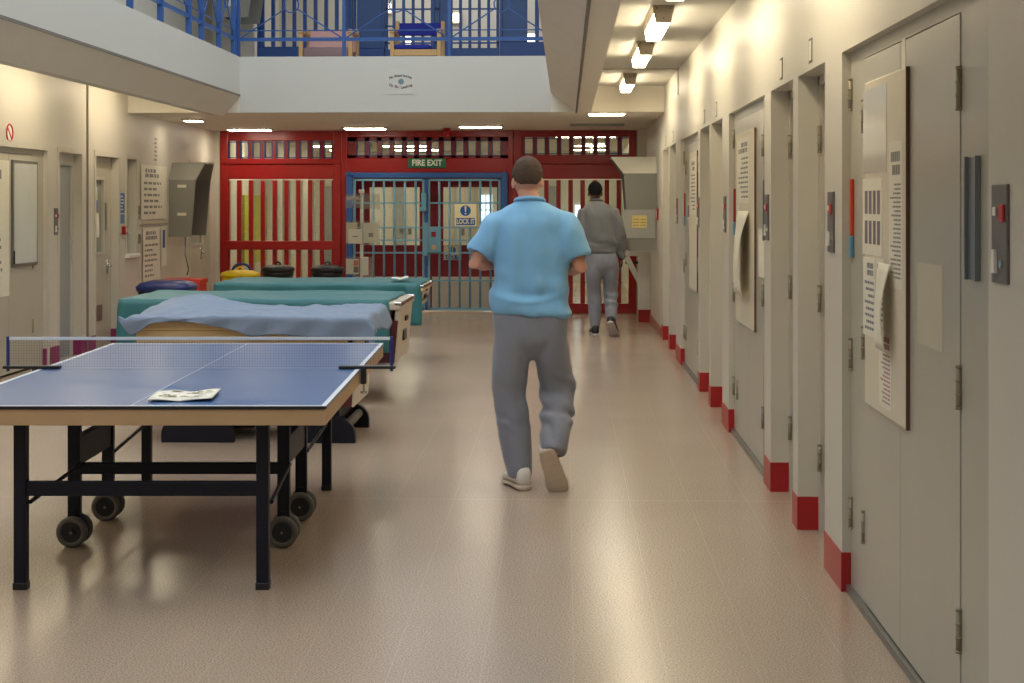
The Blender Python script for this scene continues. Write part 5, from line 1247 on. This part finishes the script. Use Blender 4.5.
def head(bm, c, rz, pitch, s=1.0):
    """c = point where the skull sits on the neck; faces +y turned by rz; returns its matrix"""
    mtx = Matrix.Translation(c) @ Matrix.Rotation(rz, 4, 'Z') @ Matrix.Rotation(pitch, 4, 'X') @ Matrix.Diagonal((s, s, s, 1))
    b2 = BM()
    blob(b2, (0, -0.012, 0.125), (0.076, 0.097, 0.100)); blob(b2, (0, 0.022, 0.075), (0.064, 0.076, 0.085)); blob(b2, (0, 0.055, 0.028), (0.042, 0.038, 0.034))
    blob(b2, (0, 0.078, 0.125), (0.055, 0.022, 0.045)); blob(b2, (0, 0.100, 0.082), (0.013, 0.020, 0.016)); loft(b2, [((0, 0.088, 0.118), .009, .009), ((0, 0.106, 0.082), .012, .012)], 10)
    blob(b2, (0, 0.088, 0.048), (0.024, 0.012, 0.007)); blob(b2, (0, 0.087, 0.038), (0.021, 0.012, 0.007))
    for sx in (-1, 1):
        blob(b2, (sx * 0.080, -0.008, 0.088), (0.009, 0.021, 0.033), Matrix.Rotation(sx * -0.35, 3, 'Z')); blob(b2, (sx * 0.030, 0.083, 0.104), (0.013, 0.010, 0.008)); blob(b2, (sx * .03, .086, .116), (.02, .01, .006)); blob(b2, (sx * 0.045, 0.06, 0.075), (0.025, 0.03, 0.025))
    b2.transform(mtx)
    tmp = bpy.data.meshes.new('h'); b2.to_mesh(tmp); b2.free(); bm.from_mesh(tmp); bpy.data.meshes.remove(tmp)
    return mtx
def hair(parent, mtx, m, line, grow=0.010, seed=1.0):
    bm = BM(); bmesh.ops.create_uvsphere(bm, u_segments=56, v_segments=40, radius=1)
    for v in bm.verts:
        d = v.co.copy()
        p = Vector((d.x * 0.080, -0.012 + d.y * 0.101, 0.122 + d.z * 0.108))
        p += d * (grow * (0.35 + 0.9 * max(0, min(1, d.z + 0.35)))) + d * 0.003 * noise.noise(p * 60 + Vector((seed, 0, 0)))
        v.co = p
    kill = [v for v in bm.verts if v.co.z < line(v.co)]
    bmesh.ops.delete(bm, geom=kill, context='VERTS')
    bm.transform(mtx)
    o = obj('hair', bm, m, parent, True)
    md = o.modifiers.new('thick', 'SOLIDIFY'); md.thickness = 0.012; md.offset = -1
    return o
def hairline(v):                                     # cropped back and sides
    if v.y > 0.055: return 0.175
    if v.y > 0.02: return 0.135
    if abs(v.x) > 0.055 and v.y > -0.05: return 0.118
    return 0.066 + 0.8 * max(0, abs(v.x) - 0.045)
def shoe(parent, ankle, toe, up, m, sole_m, L=0.29, W=0.052):
    """trainer from heel to toe; ankle is above the heel; up is the shoe's up axis"""
    a = Vector(ankle); f = (Vector(toe) - a).normalized(); u = Vector(up); u = (u - f * u.dot(f)).normalized(); s = f.cross(u)
    def ring(bm, t, w, h0, h1, n=18):
        r = []
        for k in range(n):
            th = 2 * PI * k / n; c, q = math.cos(th), math.sin(th)
            c = math.copysign(abs(c) ** 0.75, c); q = math.copysign(abs(q) ** 0.75, q)
            r.append(bm.verts.new(a + f * (t * 0.98) + s * (c * w * 1.14) + u * (((h0 + h1) / 2 + q * (h1 - h0) / 2) * 1.12)))
        return r
    def skin_(bm, rs):
        for i in range(len(rs) - 1):
            n = len(rs[0])
            for k in range(n): bm.faces.new((rs[i][k], rs[i][(k + 1) % n], rs[i + 1][(k + 1) % n], rs[i + 1][k]))
        bm.faces.new(list(reversed(rs[0]))); bm.faces.new(rs[-1])
    bm = BM()
    skin_(bm, [ring(bm, -.085, .020, .03, .07), ring(bm, -.075, .034, .016, .105), ring(bm, -.03, .040, .016, .115), ring(bm, .02, .040, .016, .108), ring(bm, .08, .046, .016, .08), ring(bm, .14, .050, .016, .062), ring(bm, .185, .042, .016, .048), ring(bm, .205, .022, .018, .034)])
    o = obj('shoe', bm, m, parent, True)
    bm = BM()
    skin_(bm, [ring(bm, -.092, .022, -.004, .022), ring(bm, -.08, .037, -.004, .022), ring(bm, -.02, .043, -.002, .022), ring(bm, .05, .042, 0, .022), ring(bm, .13, .054, -.004, .022), ring(bm, .19, .046, -.002, .022), ring(bm, .215, .024, .004, .022)])
    obj('sole', bm, sole_m, o, True)
    return o
def build_person(name, label, base, J, tops, legsL, legsR, body_m, m_top, m_leg, hairm, shoes, head_rz, head_pitch, head_s, short, seed):
    """J: joints in the person's own frame (x right, y away, z up), added to base"""
    b = Vector(base)
    def w(p): return b + Vector(p)
    bm = BM()
    neck, hc = w(J['neck']), w(J['head'])
    mtx = head(bm, hc, head_rz, head_pitch, head_s)
    loft(bm, [(neck + Vector((0, -.01, -.08)), .085, .06), (neck, .058, .058), (hc + Vector((0, -.005, .045)), .054, .056)], 18)
    T = J['torso']
    loft(bm, [(w((x, y, z)), rx * 0.86, ry * 0.82) for x, y, z, rx, ry in T], 24, flat=True, power=2.3)
    for sd in ('L', 'R'):
        sh, el, wr = w(J['sh' + sd]), w(J['el' + sd]), w(J['wr' + sd])
        t_in = w((T[-3][0], 0, J['sh' + sd][2] - 0.02))
        loft(bm, [(t_in.lerp(sh, 0.6), .05, .05), (sh, .052, .052), (sh.lerp(el, .45), .048, .05), (sh.lerp(el, .85), .040, .042), (el, .041, .041), (el.lerp(wr, .25), .043, .042), (el.lerp(wr, .65), .034, .032), (wr, .026, .026)], 16)
        dirv, pn, side, curl = J['hand' + sd]
        hand(bm, wr, dirv, pn, side, curl, 1.0)
        hip, kn, an = w(J['hip' + sd]), w(J['kn' + sd]), w(J['an' + sd])
        loft(bm, [(hip + Vector((0, 0, .05)), .07, .07), (hip.lerp(kn, .3), .068, .068), (hip.lerp(kn, .9), .05, .05), (kn, .048, .048), (kn.lerp(an, .3), .05, .05), (kn.lerp(an, .8), .035, .035), (an, .034, .034)], 16)
        fd = (w(J['toe' + sd]) - an).normalized()
        hl_ = w(J['heel' + sd]); td = (w(J['toe' + sd]) - hl_).normalized(); uu = Vector(J['up' + sd]).normalized()
        loft(bm, [(an, .032, .032), (hl_ + td * .01 + uu * .07, .022, .022), (hl_ + td * .05 + uu * .055, .022, .02), (hl_ + td * .12 + uu * .042, .022, .013)], 12)
    body = remesh(name, bm, body_m, None, 0.0062, 3, fac=0.4)
    tag(body, label, 'person')
    PM[body.name] = Matrix()
    hair(body, mtx, hairm, hairline, seed=seed)
    # eyes
    for sx in (-1, 1):
        bm = BM(); blob(bm, (sx * 0.030, 0.0885, 0.104), (0.0095, 0.0055, 0.0055)); bm.transform(mtx); obj('eye', bm, M_WHITE, body, True)
    # top
    bm = BM()
    loft(bm, spline([(w((x, y, z)), rx, ry) for x, y, z, rx, ry in T]), 40, flat=True, power=2.35)
    for sd in ('L', 'R'):
        sh, el, wr = w(J['sh' + sd]), w(J['el' + sd]), w(J['wr' + sd])
        t_in = w((T[-3][0] * 1.0, 0, J['sh' + sd][2] - 0.02))
        if short:
            e = sh.lerp(el, 0.80)
            sx = 1 if sd == 'R' else -1
            loft(bm, spline([(t_in.lerp(sh, 0.3) - Vector((0, 0, .05)), .04, .05), (t_in.lerp(sh, 0.7) - Vector((0, 0, .012)), .066, .076), (sh + Vector((sx * .004, 0, 0)), .074, .088), (sh.lerp(el, .35), .081, .094), (e, .076, .086)]), 24)
        else:
            loft(bm, [(t_in.lerp(sh, 0.3) - Vector((0, 0, .04)), .04, .05), (t_in.lerp(sh, 0.7) - Vector((0, 0, .01)), .064, .072), (sh, .072, .08), (sh.lerp(el, .5), .070, .074), (el, .062, .064), (el.lerp(wr, .5), .054, .054), (el.lerp(wr, .82), .050, .050), (el.lerp(wr, .93), .040, .040)], 22)
    nz = J.get('fold', 0.006)
    def disp(p):
        q = p - b
        wv = nz * noise.noise((q.x * 9 + seed, q.y * 9, q.z * 5)) + nz * 0.6 * noise.noise((q.x * 22, q.y * 20, q.z * 12 + seed))
        low = max(0, 1 - (q.z - T[0][2]) / 0.28)
        dg = math.sin((q.z * 34) + q.x * 9 + 2.2 * noise.noise((q.x * 5, 0, q.z * 4)))
        fold = 0.35 - abs(noise.noise((q.x * 6 + 3, q.y * 4, q.z * 3.2 + q.x * 4 + seed)))
        side = min(1, abs(q.x - T[0][0]) / 0.15)
        zc = T[0][2] + 0.075 + 1.1 * (q.x + 0.02) ** 2
        crease = 0.012 * math.exp(-((q.z - zc) / 0.016) ** 2) - 0.008 * math.exp(-((q.z - zc - 0.035) / 0.02) ** 2)
        vert = 0.007 * math.sin(q.x * 46 + 2.5 * noise.noise((q.x * 3, 0, q.z * 3))) * max(0, min(1, (1.42 - q.z) / 0.2)) * max(0, min(1, (q.z - T[0][2]) / 0.15))
        crease *= math.exp(-((q.x - T[0][0]) / 0.14) ** 2)
        wv += (crease + vert) * (1 if q.y < 0.03 else 0.3) * (1 if short else 0.5)
        return wv + low * 0.012 * dg * (1 if q.y < 0.05 else 0.4) + fold * 0.028 * (0.4 + 0.6 * side) * min(1, max(0, (1.50 - q.z) / 0.1))
    top = remesh(tops[0], bm, m_top, body, 0.009, 12, disp)
    rz_ = Vector(J['collar'])
    bm = BM(); n = 28
    tube(bm, [w((rz_.x + tops[1] * math.cos(2 * PI * k / n), rz_.y + tops[2] * math.sin(2 * PI * k / n), rz_.z + 0.016 * math.sin(2 * PI * k / n + PI) )) for k in range(n + 1)], 0.011, 8); obj('collar', bm, m_top, top, True)
    if not short:
        bm = BM(); z0 = T[0][2]; loft(bm, [(w((T[0][0], T[0][1], z0 - .03)), T[0][3] * .96, T[0][4] * .96), (w((T[0][0], T[0][1], z0 + .02)), T[0][3] * 1.0, T[0][4] * 1.0)], 36, flat=True, power=2.45); obj('waistband', bm, m_top, top, True)
    # trousers
    bm = BM()
    P = J['pelvis']; loft(bm, spline([(w((x, y, z)), rx, ry) for x, y, z, rx, ry in P]), 36, flat=True, power=2.4)
    loft(bm, spline([(w(p[:3]), p[3], p[4]) for p in legsL]), 26); loft(bm, spline([(w(p[:3]), p[3], p[4]) for p in legsR]), 26)
    def disp2(p):
        q = p - b
        a = 0.007 * noise.noise((q.x * 8 + seed, q.y * 8, q.z * 4)) + 0.004 * noise.noise((q.x * 24, q.y * 20, q.z * 10 + seed))
        kn = J['knR']; near = math.exp(-((q.z - kn[2] + 0.07) / 0.16) ** 2) * (1 if q.x > P[0][0] + 0.03 else 0.25)
        return a + near * 0.010 * math.sin(q.z * 48 + q.x * 22 + 5 * noise.noise((q.x * 7, q.y * 7, q.z * 6)))
    remesh('trousers', bm, m_leg, body, 0.009, 16, disp2)
    for sd in ('L', 'R'):
        shoe(body, w(J['heel' + sd]), w(J['toe' + sd]), J['up' + sd], shoes[0], shoes[1])
    return body

S1 = 0.00544
J1 = dict(
    neck=(-.010, .02, 1.565), head=(-.020, .035, 1.572), collar=(-.008, .012, 1.562),fold=.008,
    torso=[(.0, .0, .945, .217, .135), (.0, .0, 1.02, .212, .132), (.0, 0, 1.12, .203, .125), (.0, 0, 1.24, .206, .125), (0, 0, 1.36, .215, .126), (0, .0, 1.44, .212, .118), (0, .005, 1.495, .185, .100), (-.004, .01, 1.535, .125, .080), (-.006, .013, 1.566, .072, .066)],
    shL=(-.183, .0, 1.432), elL=(-.305, -.03, 1.225), wrL=(-.135, .15, 1.215), handL=((.75, .6, .05), (.3, 0, -1), -1, (.5, .6, .4)),
    shR=(.183, .0, 1.432), elR=(.268, -.02, 1.205), wrR=(.125, .18, 1.175), handR=((-.75, .6, .08), (-.3, 0, -1), 1, (.5, .6, .4)),
    hipL=(-.10, 0, .90), knL=(-.115, .03, .50), anL=(-.058, .0, .09), hipR=(.10, 0, .90), knR=(.148, .13, .51), anR=(.122, -.17, .225),
    heelL=(-.058, -.01, .005), toeL=(-.13, .19, .005), upL=(0, 0, 1), heelR=(.108, -.185, .160), toeR=(.165, -.10, -.035), upR=(-.1, .9, .35),
    pelvis=[(0, 0, .70, .05, .05), (0, 0, .745, .11, .085), (0, 0, .80, .188, .12), (0, 0, .88, .208, .13), (0, 0, .97, .205, .125), (0, 0, 1.02, .19, .115)])
LL1 = [(-.10, 0, .88, .098, .12), (-.106, 0, .76, .102, .118), (-.115, .01, .62, .098, .108), (-.118, .025, .50, .091, .098), (-.100, .02, .36, .089, .098), (-.080, .01, .22, .085, .095), (-.064, 0, .115, .076, .09), (-.060, 0, .062, .070, .082)]
LR1 = [(.10, 0, .88, .098, .12), (.108, .02, .76, .100, .115), (.124, .06, .64, .096, .105), (.143, .10, .54, .098, .105), (.148, .09, .47, .094, .10), (.140, .0, .40, .088, .092), (.132, -.08, .31, .082, .088), (.124, -.15, .235, .072, .08), (.122, -.165, .215, .064, .07)]
build_person('person', 'man walking away in a light blue t-shirt and grey jogging bottoms', (-.19, 8.54, 0), J1, ('t_shirt', .078, .070), LL1, LR1, M_SKIN, M_TEE, M_JOG, M_HAIR, (M_SHOE, M_SOLE), 0.05, -0.12, 0.97, True, 1.0)

J2 = dict(
    neck=(-.075, .01, 1.565), head=(-.085, .02, 1.57), collar=(-.07, .01, 1.575), fold=.008,
    torso=[(-.02, 0, .97, .185, .125), (-.02, 0, 1.04, .200, .135), (-.02, 0, 1.16, .198, .13), (-.03, 0, 1.28, .205, .128), (-.035, 0, 1.40, .210, .126), (-.045, 0, 1.46, .200, .116), (-.055, .0, 1.515, .155, .095), (-.065, .005, 1.55, .10, .075), (-.07, .01, 1.575, .070, .066)],
    shL=(-.215, 0, 1.445), elL=(-.27, -.02, 1.16), wrL=(-.22, .10, .95), handL=((.1, .3, -1), (1, 0, 0), 1, (.3, .4, .3)),
    shR=(.135, 0, 1.445), elR=(.215, -.03, 1.17), wrR=(.225, .04, .905), handR=((.0, .12, -1), (-1, 0, 0), -1, (.35, .45, .35)),
    hipL=(-.10, 0, .90), knL=(-.095, .05, .49), anL=(-.085, .02, .09), hipR=(.09, 0, .90), knR=(.10, .10, .50), anR=(.105, -.16, .17),
    heelL=(-.085, .02, .005), toeL=(-.10, .2, .005), upL=(0, 0, 1), heelR=(.10, -.20, .115), toeR=(.15, -.06, -.02), upR=(.05, .75, .6),
    pelvis=[(-.003, 0, .70, .05, .05), (-.003, 0, .745, .11, .085), (-.005, 0, .80, .182, .125), (-.01, 0, .88, .195, .135), (-.015, 0, .96, .185, .125), (-.02, 0, 1.0, .17, .11)])
LL2 = [(-.10, 0, .88, .098, .12), (-.10, 0, .74, .098, .116), (-.098, .03, .60, .086, .10), (-.095, .05, .49, .082, .09), (-.09, .04, .34, .078, .088), (-.088, .03, .2, .072, .082), (-.086, .02, .12, .062, .072), (-.085, .02, .09, .054, .06)]
LR2 = [(.09, 0, .88, .098, .12), (.094, .03, .74, .098, .114), (.098, .07, .60, .086, .10), (.10, .09, .50, .084, .09), (.10, .04, .42, .08, .086), (.102, -.04, .32, .074, .08), (.104, -.12, .22, .064, .07), (.105, -.15, .185, .054, .06)]
build_person('person', 'man walking away in a grey sweatshirt and grey tracksuit bottoms', (.425, 18.35, 0), J2, ('sweatshirt', .072, .066), LL2, LR2, M_SKIND, M_SWEAT, M_JOG, M_HAIRB, (M_SHOEB, mat('pale_sole', (180, 170, 165), 0.6)), 0.0, -0.05, 0.97, False, 4.0)

# ------------------------------------------------------------------ view
vs = SC.view_settings
SC.display_settings.display_device = 'sRGB'
vs.view_transform = 'Standard'; vs.look = 'None'; vs.gamma = 1.0; vs.use_curve_mapping = False
vs.exposure = 0.0
SC.cycles.max_bounces = 10; SC.cycles.diffuse_bounces = 5; SC.cycles.transparent_max_bounces = 24
SC.cycles.sample_clamp_indirect = 6.0
